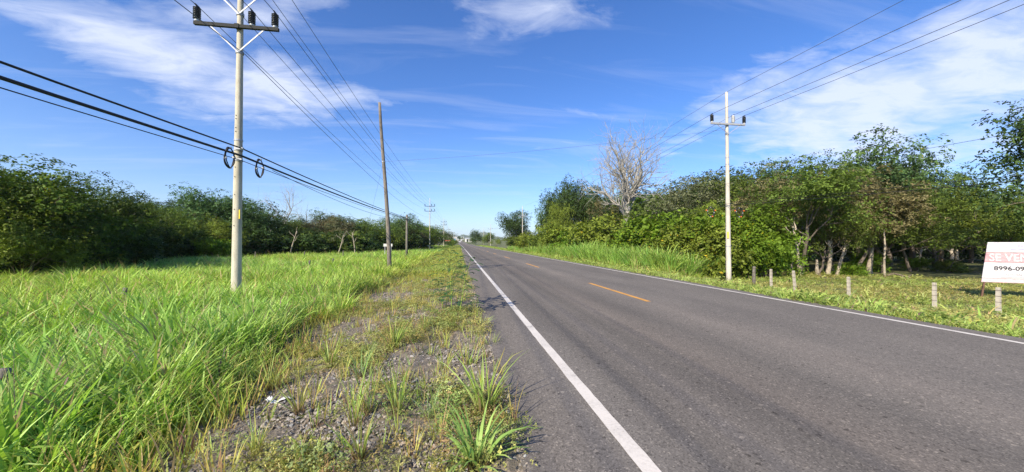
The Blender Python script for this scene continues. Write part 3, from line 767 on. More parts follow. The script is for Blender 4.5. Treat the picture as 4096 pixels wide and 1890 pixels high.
# second, deeper row of the left wood
for i, (px, zc, top) in enumerate([(-150, 33, 690), (60, 36, 720), (250, 38, 745), (380, 42, 775), (520, 44, 800), (640, 50, 840), (760, 56, 800), (900, 58, 790), (1020, 62, 860), (1130, 66, 868), (1230, 70, 880), (1330, 74, 868), (1430, 78, 880), (1510, 86, 885), (1590, 96, 880), (1640, 108, 892), (1680, 116, 900)]):
    mt = ('lf_dark', 'lf_mid', 'lf_blue', 'lf_dark')[i % 4]
    k = ('broad', 'round', 'broad')[i % 3]; tree(k, px, zc, top, mt, tree_label(k, mt, px, 'left', zc, True), GL, 1.35)
tree('bush', 868, 37, 955, 'lf_bright', 'small bright yellow green bush at the foot of the left wood', None, 1.2)
right = [('round', 2205, 68, 768, 'lf_blue', .5), ('round', 2250, 65, 730, 'lf_dark', .62), ('round', 2305, 61, 722, 'lf_dark', .7), ('broad', 2365, 58, 745, 'lf_dark', .62), ('round', 2250, 52, 808, 'lf_yellow', .55), ('broad', 2420, 56, 775, 'lf_brown', .7),
         ('round', 2610, 58, 748, 'lf_bright', 1.0), ('broad', 2560, 56, 800, 'lf_dark', 1.0), ('broad', 2690, 42, 775, 'lf_mid', 1.05), ('round', 2750, 44, 735, 'lf_dark', 1.1), ('broad', 2800, 41, 700, 'lf_grey', 1.05), ('broad', 2880, 38, 675, 'lf_grey', 1.05),
         ('round', 2850, 31, 790, 'lf_yellow', .9), ('round', 2960, 36, 700, 'lf_mid', .9), ('broad', 3060, 36, 650, 'lf_blue', .9), ('broad', 3130, 30, 690, 'lf_brown', 1.0), ('tall', 3208, 26, 665, 'lf_mid', 1.15), ('broad', 3215, 35, 625, 'lf_blue', .9),
         ('broad', 3330, 29, 680, 'lf_brown', 1.1), ('broad', 3270, 26, 790, 'lf_mid', .8), ('tall', 3420, 28, 700, 'lf_brown', 1.2), ('bigleaf', 3430, 40, 565, 'lf_blue', .85), ('bigleaf', 3560, 38, 590, 'lf_blue', .8), ('round', 3660, 37, 660, 'lf_blue', .6),
         ('broad', 3530, 28, 790, 'lf_mid', 1.05), ('tall', 3640, 29, 750, 'lf_mid', 1.15), ('broad', 3740, 30, 745, 'lf_mid', 1.1), ('broad', 3850, 30, 758, 'lf_yellow', 1.0), ('broad', 3960, 29, 765, 'lf_mid', 1.1), ('broad', 4080, 30, 765, 'lf_mid', 1.1), ('broad', 4230, 30, 765, 'lf_mid', 1.1)]
for k, px, zc, top, mt, w in right:
    tree(k, px, zc, top, mt, tree_label(k, mt, px, 'right', zc), GR, w, 'bark_grey')
for i, (px, zc, top) in enumerate([(2480, 72, 790), (2570, 74, 780), (2680, 60, 770), (2780, 56, 740), (2880, 54, 720), (2980, 50, 690), (3080, 48, 680), (3180, 46, 670), (3300, 45, 650), (3420, 44, 700), (3520, 42, 690), (3640, 44, 720), (3760, 42, 735), (3880, 42, 765), (4000, 40, 775), (4120, 40, 775), (4250, 40, 770), (2390, 76, 760), (2440, 74, 790)]):
    mt = ('lf_dark', 'lf_mid', 'lf_dark')[i % 3]
    k = 'round'; tree(k, px, zc, top, mt, tree_label(k, mt, px, 'right', zc, True), GR, 1.25)
tree('high', 4395, 19, 375, 'lf_dark', 'tall dark tree overhanging the for-sale sign', None, .85, 'bark_grey')
# bushes on the right
for px, zc, top, mt, w, lb in [(2650, 30, 856, 'lf_bright', 1.35, 'large vivid green bush behind the cane grass'), (2560, 33, 890, 'lf_bright', 1.0, 'low vivid green bush beside the bare tree trunk'), (2745, 26, 905, 'lf_yellow', 1.15, 'yellow green bush left of the slim pole'), (2830, 25, 900, 'lf_yellow', 1.0, 'yellow green bush directly behind the slim pole'),
                               (2990, 25, 830, 'lf_bright', .95, 'tall bright green bush right of the slim pole'), (3050, 24, 930, 'lf_bright', 1.0, 'lower bright green bush in front of the tall one by the fence'), (2415, 42, 870, 'lf_yellow', 1.25, 'yellowish leafy bush left of the bare tree'), (2300, 46, 925, 'lf_bright', 1.3, 'low green bush below the dark roadside trees'),
                               (2225, 50, 890, 'lf_yellow', .85, 'upright yellowish bush at the end of the dark roadside trees'), (2185, 60, 930, 'lf_mid', 1.1, 'low dark bush past the cane grass'), (2118, 70, 930, 'lf_yellow', 1.0, 'yellowish bush between the dark trees and the round tree'), (2075, 88, 945, 'lf_mid', 1.5, 'low bush at the foot of the far slim pole'),
                               (3400, 26, 1050, 'lf_bright', 1.2, 'small sapling bush at the shaded foot of the right wood'), (3460, 29, 1000, 'lf_bright', 1.0, 'leafy shrub among the trunks of the right wood'), (3660, 30, 1030, 'lf_bright', 1.3, 'green shrub in the shade behind the dry branch'), (3800, 28, 1040, 'lf_mid', 1.2, 'low green shrub in the shade left of the sign')]:
    tree('bush', px, zc, top, mt, lb, None, w)
for px, zc, top, k, mt, w, lb in [(2041, 104, 846, 'dense', 'lf_dark', 1.05, 'round dense green tree with leaning trunk standing alone by the road'), (1903, 235, 919, 'dense', 'lf_dark', .95, 'dark bushy tree at the roadside before the white gate'), (1955, 205, 930, 'dense', 'lf_mid', .9, 'smaller bushy tree right of the dark bushy tree'),
                                  (1990, 150, 950, 'broad', 'lf_yellow', 1.0, 'yellowish roadside tree beside the far slim pole'), (1776, 175, 921, 'round', 'lf_grey', .9, 'sparse grey green tree behind the two-armed pole'), (1835, 520, 945, 'round', 'lf_dark', 1.0, 'small dark tree in the far town'), (1800, 330, 940, 'round', 'lf_dark', 1.0, 'dark tree beside the far white buildings'),
                                  (1850, 480, 948, 'broad', 'lf_mid', 1.4, 'low dark tree behind the far cars'), (1760, 150, 948, 'broad', 'lf_dark', 1.5, 'low dark tree behind the paired white signs'), (1812, 260, 957, 'bush', 'lf_mid', 1.5, 'dark roadside bush past the red and white board'), (1800, 150, 963, 'bush', 'lf_mid', 1.5, 'dark weedy bush in front of the red and white board'), (1890, 300, 948, 'round', 'lf_mid', 1.2, 'tree right of the white gate')]:
    tree(k, px, zc, top, mt, lb, None, w)


# bare trees
def bare_tree(seed, spec, label, px, zc, top, mat, w=1.0, leafy=0, rz=0, stems=1):
    rng = np.random.default_rng(seed); tubes, tips = [], []
    for k in range(stems):
        grow(rng, np.array([.12 * k, .1 * k, -.3]), np.array([.03 - .14 * k, .02, 1.0]), spec['h'], spec['r'] * (1 - .25 * k), 0, spec, tubes, tips)
    hmax = float(np.percentile(np.concatenate([P[:, 2] for P, r, n in tubes]), 98.5))
    X, Y = XY(px, zc); g = float(gz(X, Y)); s = (ZP(top, zc) - g) / hmax
    e = empty('bare_tree', (X, Y, g), label, 'tree', None, rz); e.scale = (s * w, s * w, s)
    big = [t for t in tubes if t[2] >= 4]; fine = [t for t in tubes if t[2] < 4]
    link('trunk', tubes_mesh('trunk', big), M[mat], e)
    o = link('twigs', tubes_mesh('twigs', fine), M[mat], e); o['kind'] = 'stuff'
    if leafy:
        C = np.array([t[0] for t in tips]); C = C[rng.random(len(C)) < leafy]
        V, Q, Cc = leaves(rng, C, np.full(len(C), .22), 7, .10, .8, .3, .3)
        link('leaves', fast_mesh('leaves', V.reshape(-1, 3), Q, Cc.reshape(-1, 3)), M['lf_grey'], e)['kind'] = 'stuff'
    return e


BT = dict(h=5.2, r=.20, wob=.17, wob0=.05, up=(.05, .06, .09, .06, .03), max=4, n=(10, 5, 4, 4), ang=((28, 62), (30, 65), (30, 65), (25, 60), (25, 60)), len=((.34, .52), (.5, .75), (.5, .75), (.5, .75), (.5, .8)), rr=.66, tiplev=4, **{'from': (.40, .35, .3, .25, .2)})
bare_tree(8, BT, 'tall pale leafless tree with twisted branches rising above the right wood', 2492, 48, 512, 'bark_ghost', 1.0, 0, 1.0, 2)
BS = dict(BT, wob0=.17, up=(.03, .10, .10, .08, .05), max=4, n=(5, 4, 4, 4), h=2.6, r=.11, len=((.5, .75), (.5, .8), (.5, .75), (.5, .75))); BS['tiplev'] = 4; BS['r'] = .09
bare_tree(21, BS, 'leafless grey tree with a spreading crown above the left wood', 1098, 54, 716, 'bark_ghost', .75, 0, .4)
BD = dict(BT, wob0=.2, max=2, n=(3, 3), h=2.6, len=((.4, .6), (.5, .8)), r=.12, wob=.25); BD['tiplev'] = 2
bare_tree(5, BD, 'broken dead snag with a few stubs above the left wood', 1212, 56, 820, 'bark_grey', .8, 0, 2.0)
bare_tree(31, BS, 'small leafless grey tree half hidden in the left wood', 1295, 57, 838, 'bark_grey', .9, 0, 1.1)


# pale trunks standing in the wood margins
def trunk(px, zc, top_py, r, lean, label, mat='bark_pale', fork=True, seed=0):
    rng = np.random.default_rng(seed); X, Y = XY(px, zc); g = float(gz(X, Y)); h = ZP(top_py, zc) - g
    e = empty('slender_tree', (X, Y, g), label, 'tree', 'bare pale trunks in the wood margins')
    P = np.array([[lean * s * h + .08 * math.sin(4 * s + seed), .05 * math.cos(5 * s), s * h] for s in np.linspace(-.06, 1, 9)])
    MB().tube(P, np.linspace(r * 1.3, r * .55, 9), 9).build('trunk', M[mat], e, True)
    if fork:
        for k, (s, a) in enumerate(((5, .6), (6, -.7), (7, .35))):
            b = P[s]; d = np.array([a, rng.normal(0, .3), .9]); L = h * rng.uniform(.2, .36)
            Q = np.array([b + d * L * t + np.array([.1 * math.sin(6 * t), 0, 0]) for t in np.linspace(0, 1, 6)])
            MB().tube(Q, np.linspace(r * .5, r * .15, 6), 6).build('branch', M[mat], e, True)
    return e


for a in [(3208, 24.3, 905, .115, -.22, 'pale leaning trunk near the middle of the right fence'), (3165, 24.6, 985, .09, .0, 'short upright trunk beside the pale leaning trunk'), (3311, 26, 960, .13, .05, 'thick forked trunk left of the dry branch'), (3270, 26, 1040, .12, -.1, 'low stump among the trunks behind the fence'),
          (3345, 26, 975, .10, .35, 'forked trunk bending away from the thick trunk'), (3541, 25.5, 920, .065, -.05, 'thin straight trunk above the dry branch'), (3478, 28, 990, .17, .05, 'broad pale trunk set back in the shade'), (3665, 30, 1000, .09, .3, 'slanting forked trunk behind the green shrub'), (3800, 29, 990, .14, .0, 'upright pale trunk in the shade left of the sign'), (3822, 30, 1000, .12, .1, 'second upright trunk in the shade left of the sign'),
          (665, 36, 900, .075, .12, 'slim white forked trunk at the margin of the left wood'), (720, 37, 945, .06, .02, 'slim white trunk without branches at the left wood'), (755, 38, 970, .05, .1, 'short white trunk left of the bright bush'), (640, 38, 900, .07, 0, 'grey trunk beside the slim white forked trunk'),
          (1160, 47, 925, .07, .2, 'pale forked trunk behind the middle of the field'), (1065, 46, 925, .06, .05, 'thin pale trunk near the leafless grey tree'), (1350, 50, 940, .075, .25, 'leaning trunk in front of the left wood'), (1420, 54, 930, .075, -.1, 'trunk near the guy wire')]:
    trunk(*a, seed=int(a[0]), fork=a[0] not in (3270, 720, 3541))
# dry branch lying in the right field
X, Y = XY(3600, 23.6); g = float(gz(X, Y)); e = empty('fallen_branch', (X, Y, g), 'dry crooked branch lying in the right field', 'branch')
MB().tube([(-1.1, 0, .25), (-.5, .05, .36), (.1, 0, .22), (.5, -.05, .12), (.9, 0, .3)], [.04, .06, .06, .05, .02], 7).build('branch', M['bark'], e, True)
MB().tube([(.1, 0, .22), (.05, -.05, -.02)], [.05, .03], 6).build('branch_stub', M['bark'], e, True)
MB().tube([(.5, -.05, .12), (.7, -.15, -.02)], [.04, .02], 6).build('branch_stub', M['bark'], e, True)


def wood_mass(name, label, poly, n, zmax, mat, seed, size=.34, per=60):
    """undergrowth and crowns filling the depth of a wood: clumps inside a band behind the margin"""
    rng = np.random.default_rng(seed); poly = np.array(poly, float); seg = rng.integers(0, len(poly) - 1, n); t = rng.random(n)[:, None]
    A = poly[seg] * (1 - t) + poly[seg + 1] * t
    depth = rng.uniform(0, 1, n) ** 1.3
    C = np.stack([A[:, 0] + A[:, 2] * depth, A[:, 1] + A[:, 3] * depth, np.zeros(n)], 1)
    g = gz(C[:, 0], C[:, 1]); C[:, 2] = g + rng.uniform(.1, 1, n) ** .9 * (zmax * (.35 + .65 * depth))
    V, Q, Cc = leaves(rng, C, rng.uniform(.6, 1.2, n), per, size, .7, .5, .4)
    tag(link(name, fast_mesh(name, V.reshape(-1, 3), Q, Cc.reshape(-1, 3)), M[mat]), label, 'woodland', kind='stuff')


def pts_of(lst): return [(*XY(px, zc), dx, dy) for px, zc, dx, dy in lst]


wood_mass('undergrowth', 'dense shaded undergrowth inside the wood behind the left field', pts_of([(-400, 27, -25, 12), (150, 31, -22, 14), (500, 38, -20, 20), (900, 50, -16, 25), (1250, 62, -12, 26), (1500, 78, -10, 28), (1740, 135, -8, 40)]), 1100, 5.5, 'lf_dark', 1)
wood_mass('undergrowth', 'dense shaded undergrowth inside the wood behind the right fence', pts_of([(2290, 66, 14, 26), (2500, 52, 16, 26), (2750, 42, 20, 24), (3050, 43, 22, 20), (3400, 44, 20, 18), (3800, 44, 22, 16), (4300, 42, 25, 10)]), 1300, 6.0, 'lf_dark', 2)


# ------------------------------------------------------------------ grass, weeds, gravel (scattered)
def blades(rng, n, rad, Lr, W, th, droop, seg=4, cols=((1, 1, 1),), wts=None, dry=0):
    """grass blades bending outward from a tuft"""
    ph = rng.uniform(0, 2 * math.pi, n); rr = rad * np.sqrt(rng.random(n))
    bx, by = rr * np.cos(ph), rr * np.sin(ph)
    az = ph + rng.normal(0, .7, n); L = rng.uniform(*Lr, n); t0 = np.abs(rng.normal(0, 1, n)) * th * .5 + th * .2; dr = rng.uniform(.3, 1.0, n) * droop
    s = np.linspace(0, 1, seg + 1)
    ang = t0[:, None] + dr[:, None] * s[None] ** 1.6
    st = L[:, None] / seg
    hx = np.concatenate([np.zeros((n, 1)), np.cumsum(np.sin(ang[:, 1:]) * st, 1)], 1); hz = np.concatenate([np.zeros((n, 1)), np.cumsum(np.cos(ang[:, 1:]) * st, 1)], 1)
    C = np.stack([bx[:, None] + hx * np.cos(az)[:, None], by[:, None] + hx * np.sin(az)[:, None], hz - .03], -1)
    prof = np.array([.55, .9, 1.0, .8, .45, .06])[np.linspace(0, 5, seg + 1).round().astype(int)] if seg != 5 else np.array([.55, .9, 1, .8, .45, .06])
    w = (W * rng.uniform(.7, 1.25, n))[:, None] * prof[None] * .5
    tw = az + math.pi / 2 + rng.normal(0, .5, n)
    side = np.stack([np.cos(tw), np.sin(tw), rng.normal(0, .25, n)], -1)
    V = np.stack([C - side[:, None] * w[..., None], C + side[:, None] * w[..., None]], 2).reshape(n, -1, 3)
    k = 2 * (seg + 1); o = (np.arange(n) * k)[:, None]; i = np.arange(seg)[None] * 2
    Q = np.stack([o + i, o + i + 1, o + i + 3, o + i + 2], -1).reshape(-1, 4)
    cc = np.array(cols)[rng.choice(len(cols), n, p=wts)] * rng.uniform(.8, 1.2, (n, 1))
    C3 = np.repeat(cc[:, None], k, 1)
    if dry:      # straw-coloured sheaths low on the stem
        f = np.clip(1 - s / .35, 0, 1).repeat(2)[None, :, None] * dry
        C3 = C3 * (1 - f) + np.array([.22, .15, .07]) * f
    return V, Q, C3


G1, G2, G3, GY, GD, GP = (.320, .465, .090), (.240, .380, .066), (.420, .540, .160), (.42, .42, .11), (.44, .34, .17), (.22, .13, .13)
COLS = (G1, G2, G3, GY, GD, GP)


def herb(rng, n, rad, h, size, col):
    """broad-leaved weed: leaves scattered round short stems"""
    C = np.stack([rng.normal(0, rad * .5, n), rng.normal(0, rad * .5, n), rng.uniform(.02, h, n)], -1)
    V, Q, Cc = leaves(rng, C, np.full(n, size * .8), 5, size, .6, .9, .25)
    return V, Q, Cc * np.array(col)


protos = bpy.data.collections


def scatter(name, label, meshes, mat, P, rot, scl, tint, idx, cat_=None):
    """one object whose points carry instances of the given meshes"""
    pc = bpy.data.collections.new(name + '_kinds')
    for i, me in enumerate(meshes):
        if not me.materials: me.materials.append(mat)
        pc.objects.link(bpy.data.objects.new('%s_kind_%02d' % (name, i), me))
    n = len(P); me = bpy.data.meshes.new(name); me.vertices.add(n); me.vertices.foreach_set('co', np.ascontiguousarray(P, np.float32).ravel())
    for nm, ty, dat in (('rot', 'FLOAT_VECTOR', rot), ('scl', 'FLOAT_VECTOR', scl)):
        me.attributes.new(nm, ty, 'POINT').data.foreach_set('vector', np.ascontiguousarray(dat, np.float32).ravel())
    me.attributes.new('idx', 'INT', 'POINT').data.foreach_set('value', np.ascontiguousarray(idx, np.int32))
    t4 = np.ones((n, 4), np.float32); t4[:, :3] = tint
    me.attributes.new('tint', 'FLOAT_COLOR', 'POINT').data.foreach_set('color', t4.ravel())
    o = bpy.data.objects.new(name, me); COL.objects.link(o); me.materials.append(mat)
    ng = bpy.data.node_groups.new(name, 'GeometryNodeTree')
    ng.interface.new_socket('Geometry', in_out='INPUT', socket_type='NodeSocketGeometry'); ng.interface.new_socket('Geometry', in_out='OUTPUT', socket_type='NodeSocketGeometry')
    N = ng.nodes; L = ng.links
    gi, go, ip, ci = N.new('NodeGroupInput'), N.new('NodeGroupOutput'), N.new('GeometryNodeInstanceOnPoints'), N.new('GeometryNodeCollectionInfo')
    ci.inputs['Collection'].default_value = pc; ci.inputs['Separate Children'].default_value = True; ci.inputs['Reset Children'].default_value = True
    ip.inputs['Pick Instance'].default_value = True
    L.new(gi.outputs[0], ip.inputs['Points']); L.new(ci.outputs[0], ip.inputs['Instance']); L.new(ip.outputs[0], go.inputs[0])
    for nm, ty, sock in (('idx', 'INT', 'Instance Index'), ('rot', 'FLOAT_VECTOR', 'Rotation'), ('scl', 'FLOAT_VECTOR', 'Scale')):
        a = N.new('GeometryNodeInputNamedAttribute'); a.data_type = ty; a.inputs['Name'].default_value = nm; L.new(a.outputs['Attribute'], ip.inputs[sock])
    m = o.modifiers.new('scatter', 'NODES'); m.node_group = ng
    return tag(o, label, cat_, None, 'stuff')


def region(rng, x0, x1, y0, y1, dens_fn, maxd):
    n = int((x1 - x0) * (y1 - y0) * maxd); X = rng.uniform(x0, x1, n); Y = rng.uniform(y0, y1, n)
    ang = np.degrees(np.arctan2(X, Y + 1.0))
    keep = (rng.random(n) * maxd < dens_fn(X, Y)) & (ang > -62) & (ang < 72)
    return X[keep], Y[keep]


def spin(rng, n, tilt=.08): return np.stack([rng.normal(0, tilt, n), rng.normal(0, tilt, n), rng.uniform(0, 6.283, n)], 1)


rg = np.random.default_rng(77)
FIELD = [fast_mesh('tuft', *[x for x in cat([blades(rg, 34, .16, (.34, .80), .027, .34, 1.15 + .3 * (k % 3), 5, COLS, (.35, .22, .26, .11, .05, .01), .40)])]) for k in range(6)]
FIELD += [fast_mesh('tuft', *cat([blades(rg, 24, .15, (.33, .75), .025, .36, 1.3, 5, COLS, (.36, .25, .27, .08, .03, .01), .3), herb(rg, 16, .25, .55, .055, (.26, .38, .07))])) for k in range(2)]
FIELD += [fast_mesh('tuft', *cat([blades(rg, 26, .12, (.45, .92), .030, .28, 1.2, 5, (G2, G1), (.6, .4), .2), blades(rg, 3, .1, (.75, 1.05), .005, .2, .5, 5, (GP, GD), (.35, .65))])) for k in range(2)]


def x_edge(Y): return -2.12 - .11 * np.clip(Y - 2.5, 0, 7) - .14 * np.sin(Y * 1.3) - .16 * vnoise(Y, Y * 0, 2.3, 3) - .5 * ss((Y - 12) / 8)


def field_d(X, Y):
    d = np.hypot(X, Y); base = np.where(d < 7, 44, np.where(d < 13, 26, np.where(d < 24, 13, np.where(d < 45, 7, 2.6))))
    edge = ss((x_edge(Y) - X) / .45)
    xb = np.interp(Y, [0, 15, 25, 40, 60, 80, 110, 170], [-13, -18, -27, -33, -32, -26, -17, -13])
    return base * edge * (X > xb - 3)


X, Y = region(rg, -36, -1.2, .2, 170, lambda x, y: field_d(x, y), 44)
d = np.hypot(X, Y); n = len(X)
edge = ss((x_edge(Y) - X) / 1.3)
lo = .40 + .48 * ss((Y - 3.5) / 3.5)
hgt = (lo + (1.14 - lo) * edge) * (1 + .20 * vnoise(X, Y, .55, 4) + .17 * vnoise(X, Y, 1.6, 6) + .12 * vnoise(X, Y, 3.7, 8)) * rg.uniform(.72, 1.2, n)
hgt = hgt * (.80 + .20 * ss((d - 3.5) / 4)); far = 1 + .55 * ss((d - 10) / 35)
pn = vnoise(X, Y, .33, 9)
tint = 1.18 * np.stack([1.02 + .10 * pn + .10 * (1 - edge), 1.0 + .03 * pn, .95 - .1 * pn], 1) * (1 + .12 * vnoise(X, Y, .9, 12))[:, None]
tint = tint * np.where(rg.random(n) < .12, .8, 1)[:, None]
cool = ss((vnoise(X, Y, .16, 15) - .25) / .4); tint = tint * (1 - cool[:, None] * np.array([.14, .03, -.2]))
scatter('field_grass', 'bright green tall grass filling the field left of the road', FIELD, M['grass'], np.stack([X, Y, gz(X, Y)], 1), spin(rg, n), np.stack([hgt * far, hgt * far, hgt], 1), tint,
        np.where(rg.random(n) < .80, rg.integers(0, 6, n), np.where(rg.random(n) < .35, rg.integers(6, 8, n), rg.integers(8, 10, n))), 'grass')

# low yellowish verge grass along the left of the road, farther off
LOW = [fast_mesh('low_tuft', *cat([blades(rg, 40, .16, (.16, .42), .011, .5, 1.2, 4, COLS, (.25, .1, .2, .27, .13, .05), .5)])) for k in range(4)]
LOW += [fast_mesh('low_tuft', *cat([blades(rg, 18, .12, (.12, .34), .009, .5, 1.0, 4, COLS, (.2, .1, .2, .3, .15, .05), .5), herb(rg, 26, .2, .16, .04, (.30, .36, .09))])) for k in range(2)]


def low_d(X, Y):
    Xr = X - bend(Y); d = np.hypot(X, Y); base = np.where(d < 25, 12, np.where(d < 50, 6, 2.2))
    return base * (Xr < RL - .12) * ss((X - x_edge(Y) + 1.6) / .8) * ss((Y - 12.5 + 1.5 * vnoise(X, Y, 1.1, 2)) / 7)


X, Y = region(rg, -8, .4, 7, 190, low_d, 12); n = len(X); d = np.hypot(X, Y); far = 1 + 1.1 * ss((d - 10) / 40)
sc = rg.uniform(.7, 1.25, n) * (1 + .25 * vnoise(X, Y, 1.0, 8)) * (1 - .5 * ss((X - bend(Y) + .9) / 1.1))
pn = vnoise(X, Y, .7, 21)
scatter('verge_grass', 'low yellow green grass between the field and the left road edge', LOW, M['grass'], np.stack([X, Y, gz(X, Y)], 1), spin(rg, n), np.stack([sc * far, sc * far, sc], 1), np.stack([1.08 + .12 * pn, 1 + 0 * pn, .9 - .1 * pn], 1), rg.integers(0, 6, n), 'grass')

# thin grass and creeping weeds on the gravel
CREEP = [fast_mesh('creeping_weed', *cat([herb(rg, 52, .17, .05 + .02 * k, .014 + .003 * (k % 3), ((.34, .35, .11), (.38, .37, .14), (.29, .33, .10), (.38, .31, .15))[k % 4]), blades(rg, 10, .16, (.05, .13), .004, .7, .8, 3, (GY, GD, G3), (.4, .3, .3))])) for k in range(6)]


def creep_d(X, Y): return np.clip(.20 + 1.5 * (vnoise(X, Y, 1.5, 31) + .5 * vnoise(X, Y, 4.1, 33) + .05), 0, 1) * 62 * (X < RL - .05) * (X > x_edge(Y) - .5)


X, Y = region(rg, -3.6, .44, .5, 16, creep_d, 62); n = len(X); sc = rg.uniform(.5, 1.25, n)
scatter('creeping_weeds', 'small creeping weeds patchily covering the gravel shoulder', CREEP, M['weed'], np.stack([X, Y, gz(X, Y) + .015], 1), spin(rg, n, .15), np.stack([sc, sc, sc], 1), np.stack([1 + rg.normal(0, .12, n), 1 + rg.normal(0, .05, n), np.ones(n)], 1), rg.integers(0, 6, n), 'weeds')

SPARSE = [fast_mesh('sprig', *cat([blades(rg, 9 + 3 * (k % 3), .05, (.10, .34), .0085, .35, .7, 5, (G1, G3, GY, GD, GP), (.20, .22, .28, .22, .08), .8)])) for k in range(6)]


def sparse_d(X, Y): return (13 + 34 * ss((x_edge(Y) + .75 - X) / .9) + 3 * vnoise(X, Y, 2.0, 41)) * (X < RL - .03) * (X > x_edge(Y) - .7)


X, Y = region(rg, -4.2, .44, .5, 17, sparse_d, 50); n = len(X); sc = rg.uniform(.45, 1.25, n) * (1 + .5 * ss((x_edge(Y) + .5 - X) / .8))
scatter('sparse_grass', 'sparse dry grass sprigs growing through the gravel shoulder', SPARSE, M['grass'], np.stack([X, Y, gz(X, Y)], 1), spin(rg, n, .12), np.stack([sc, sc, sc], 1), np.stack([1.1 + rg.normal(0, .1, n), 1 + rg.normal(0, .05, n), np.ones(n)], 1), rg.integers(0, 6, n), 'grass')


def stone_mesh(seed):
    rng = np.random.default_rng(seed)
    import bmesh
    bm = bmesh.new(); bmesh.ops.create_icosphere(bm, subdivisions=1, radius=1)
    for v in bm.verts: v.co *= rng.uniform(.62, 1.1); v.co.z *= .6; v.co.x *= 1.25
    me = bpy.data.meshes.new('pebble'); bm.to_mesh(me); bm.free()
    a = me.color_attributes.new('Col', 'FLOAT_COLOR', 'POINT'); a.data.foreach_set('color', np.ones(len(me.vertices) * 4, np.float32))
    return me


def stone_material():
    m, nt, b = new_mat('crushed_stone_pieces'); ti = nt.nodes.new('ShaderNodeAttribute'); ti.attribute_type = 'INSTANCER'; ti.attribute_name = 'tint'
    n = tex(nt, 1.2, 5, .7)
    c = mixc(nt, 1.0, ti.outputs['Color'], ramp(nt, n.outputs['Fac'], [(.3, (.6, .6, .6)), (.7, (1.3, 1.3, 1.3))]), 'MULTIPLY')
    nt.links.new(c, b.inputs['Base Color']); b.inputs['Roughness'].default_value = .85
    return m


def grav_d(X, Y): return np.where(Y < 5, 2300, np.where(Y < 8, 1000, 380)) * np.clip(.65 + .7 * vnoise(X, Y, 2.3, 51), .2, 1) * (X < RL + .04) * (X > x_edge(Y) - .3)


X, Y = region(rg, -3.6, .5, .7, 16, grav_d, 2300); n = len(X); sc = np.exp(rg.normal(-4.62, .48, n)) * (1 + .5 * ss((Y - 5) / 6)); sc = np.clip(sc, .004, .035)
v = np.clip(np.exp(rg.normal(-1.66, .36, n)), .06, .34); wm = rg.normal(0, .06, n)
scatter('gravel', 'loose crushed grey stones scattered over the shoulder', [stone_mesh(s) for s in range(6)], stone_material(), np.stack([X, Y, gz(X, Y) + .014 + sc * .15], 1), rg.uniform(0, 6.28, (n, 3)) * np.array([.12, .12, 1]), np.stack([sc, sc, sc], 1), np.stack([v * (1.13 + wm), v, v * (.86 - wm)], 1), rg.integers(0, 6, n), 'gravel')

# right side: mown verge, field, cane grass
LAWN = [fast_mesh('lawn_tuft', *cat([blades(rg, 34, .2, (.07, .24), .012, .6, 1.2, 3, COLS, (.30, .12, .26, .19, .10, .03), .3), herb(rg, 8, .2, .10, .05, (.30, .38, .09))])) for k in range(5)]


def lawn_d(X, Y):
    Xr = X - bend(Y); d = np.hypot(X, Y); base = np.where(d < 16, 14, np.where(d < 30, 9, np.where(d < 60, 4, 1.3)))
    xb = np.interp(Y, [0, 20, 28, 40, 200], [42, 34, 22, 19, 17])
    return base * (Xr > RR - .03 + .06 * np.sin(Y * 1.7)) * (Xr < xb)


X, Y = region(rg, 5, 40, 1, 200, lawn_d, 14); n = len(X); d = np.hypot(X, Y); Xr = X - bend(Y)
far = 1 + .8 * ss((d - 12) / 40); edgeb = np.exp(-((Xr - RR - .5) / .6) ** 2)
sc = rg.uniform(.6, 1.2, n) * (1 + .35 * vnoise(X, Y, 1.0, 61)) * (1 + .15 * edgeb) * (1 + .9 * (rg.random(n) < .05))
dryp = ss((vnoise(X, Y, .55, 63) + .5) / .7) * ss((Xr - 10) / 3.5) * (.62 - .3 * ss((Y - 30) / 10)); fol = .95
tint = 1.08 * np.stack([1.02 + .36 * dryp, 1.0 - .02 * dryp, 1.1 + .45 * dryp], 1)
scatter('mown_grass', 'short green and straw coloured grass between the road and the right wood', LAWN, M['grass'], np.stack([X, Y, gz(X, Y)], 1), spin(rg, n), np.stack([sc * far, sc * far, sc], 1), tint, rg.integers(0, 5, n), 'grass')
CANE = [fast_mesh('cane_tuft', *cat([blades(rg, 46, .3, (1.0, 2.2), .062, .2, 1.25, 5, ((.28, .44, .095), (.34, .49, .11), (.42, .47, .16), GD), (.42, .36, .16, .06), .75), blades(rg, 12, .3, (.4, .9), .02, .5, .9, 4, (GD, GP), (.85, .15))])) for k in range(4)]


def cane_d(X, Y):
    Xr = X - bend(Y); x0 = np.interp(Y, [19, 23, 30, 45, 70, 95], [13.2, 12.4, 11.9, 11.8, 11.6, 12.0]) + .5 * vnoise(Y, Y * 0, .8, 3)
    return np.where(Y < 40, 6.5, 3.0) * (Xr > x0) * (Xr < x0 + 4.5) * (Y > 20.5 + (Xr - 13) * .15) * (Y < 85)


X, Y = region(rg, 11, 19, 18, 90, cane_d, 6.5); n = len(X); sc = rg.uniform(.7, 1.15, n) * (1 - .3 * ss((Y - 38) / 25)) * (1 + .15 * vnoise(X, Y, .7, 71))
scatter('cane_grass', 'tall reedy cane grass with dry stalks beside the right verge', CANE, M['grass'], np.stack([X, Y, gz(X, Y)], 1), spin(rg, n), np.stack([sc, sc, sc], 1), np.stack([1 + rg.normal(0, .08, n), np.ones(n), np.ones(n)], 1), rg.integers(0, 4, n), 'grass')
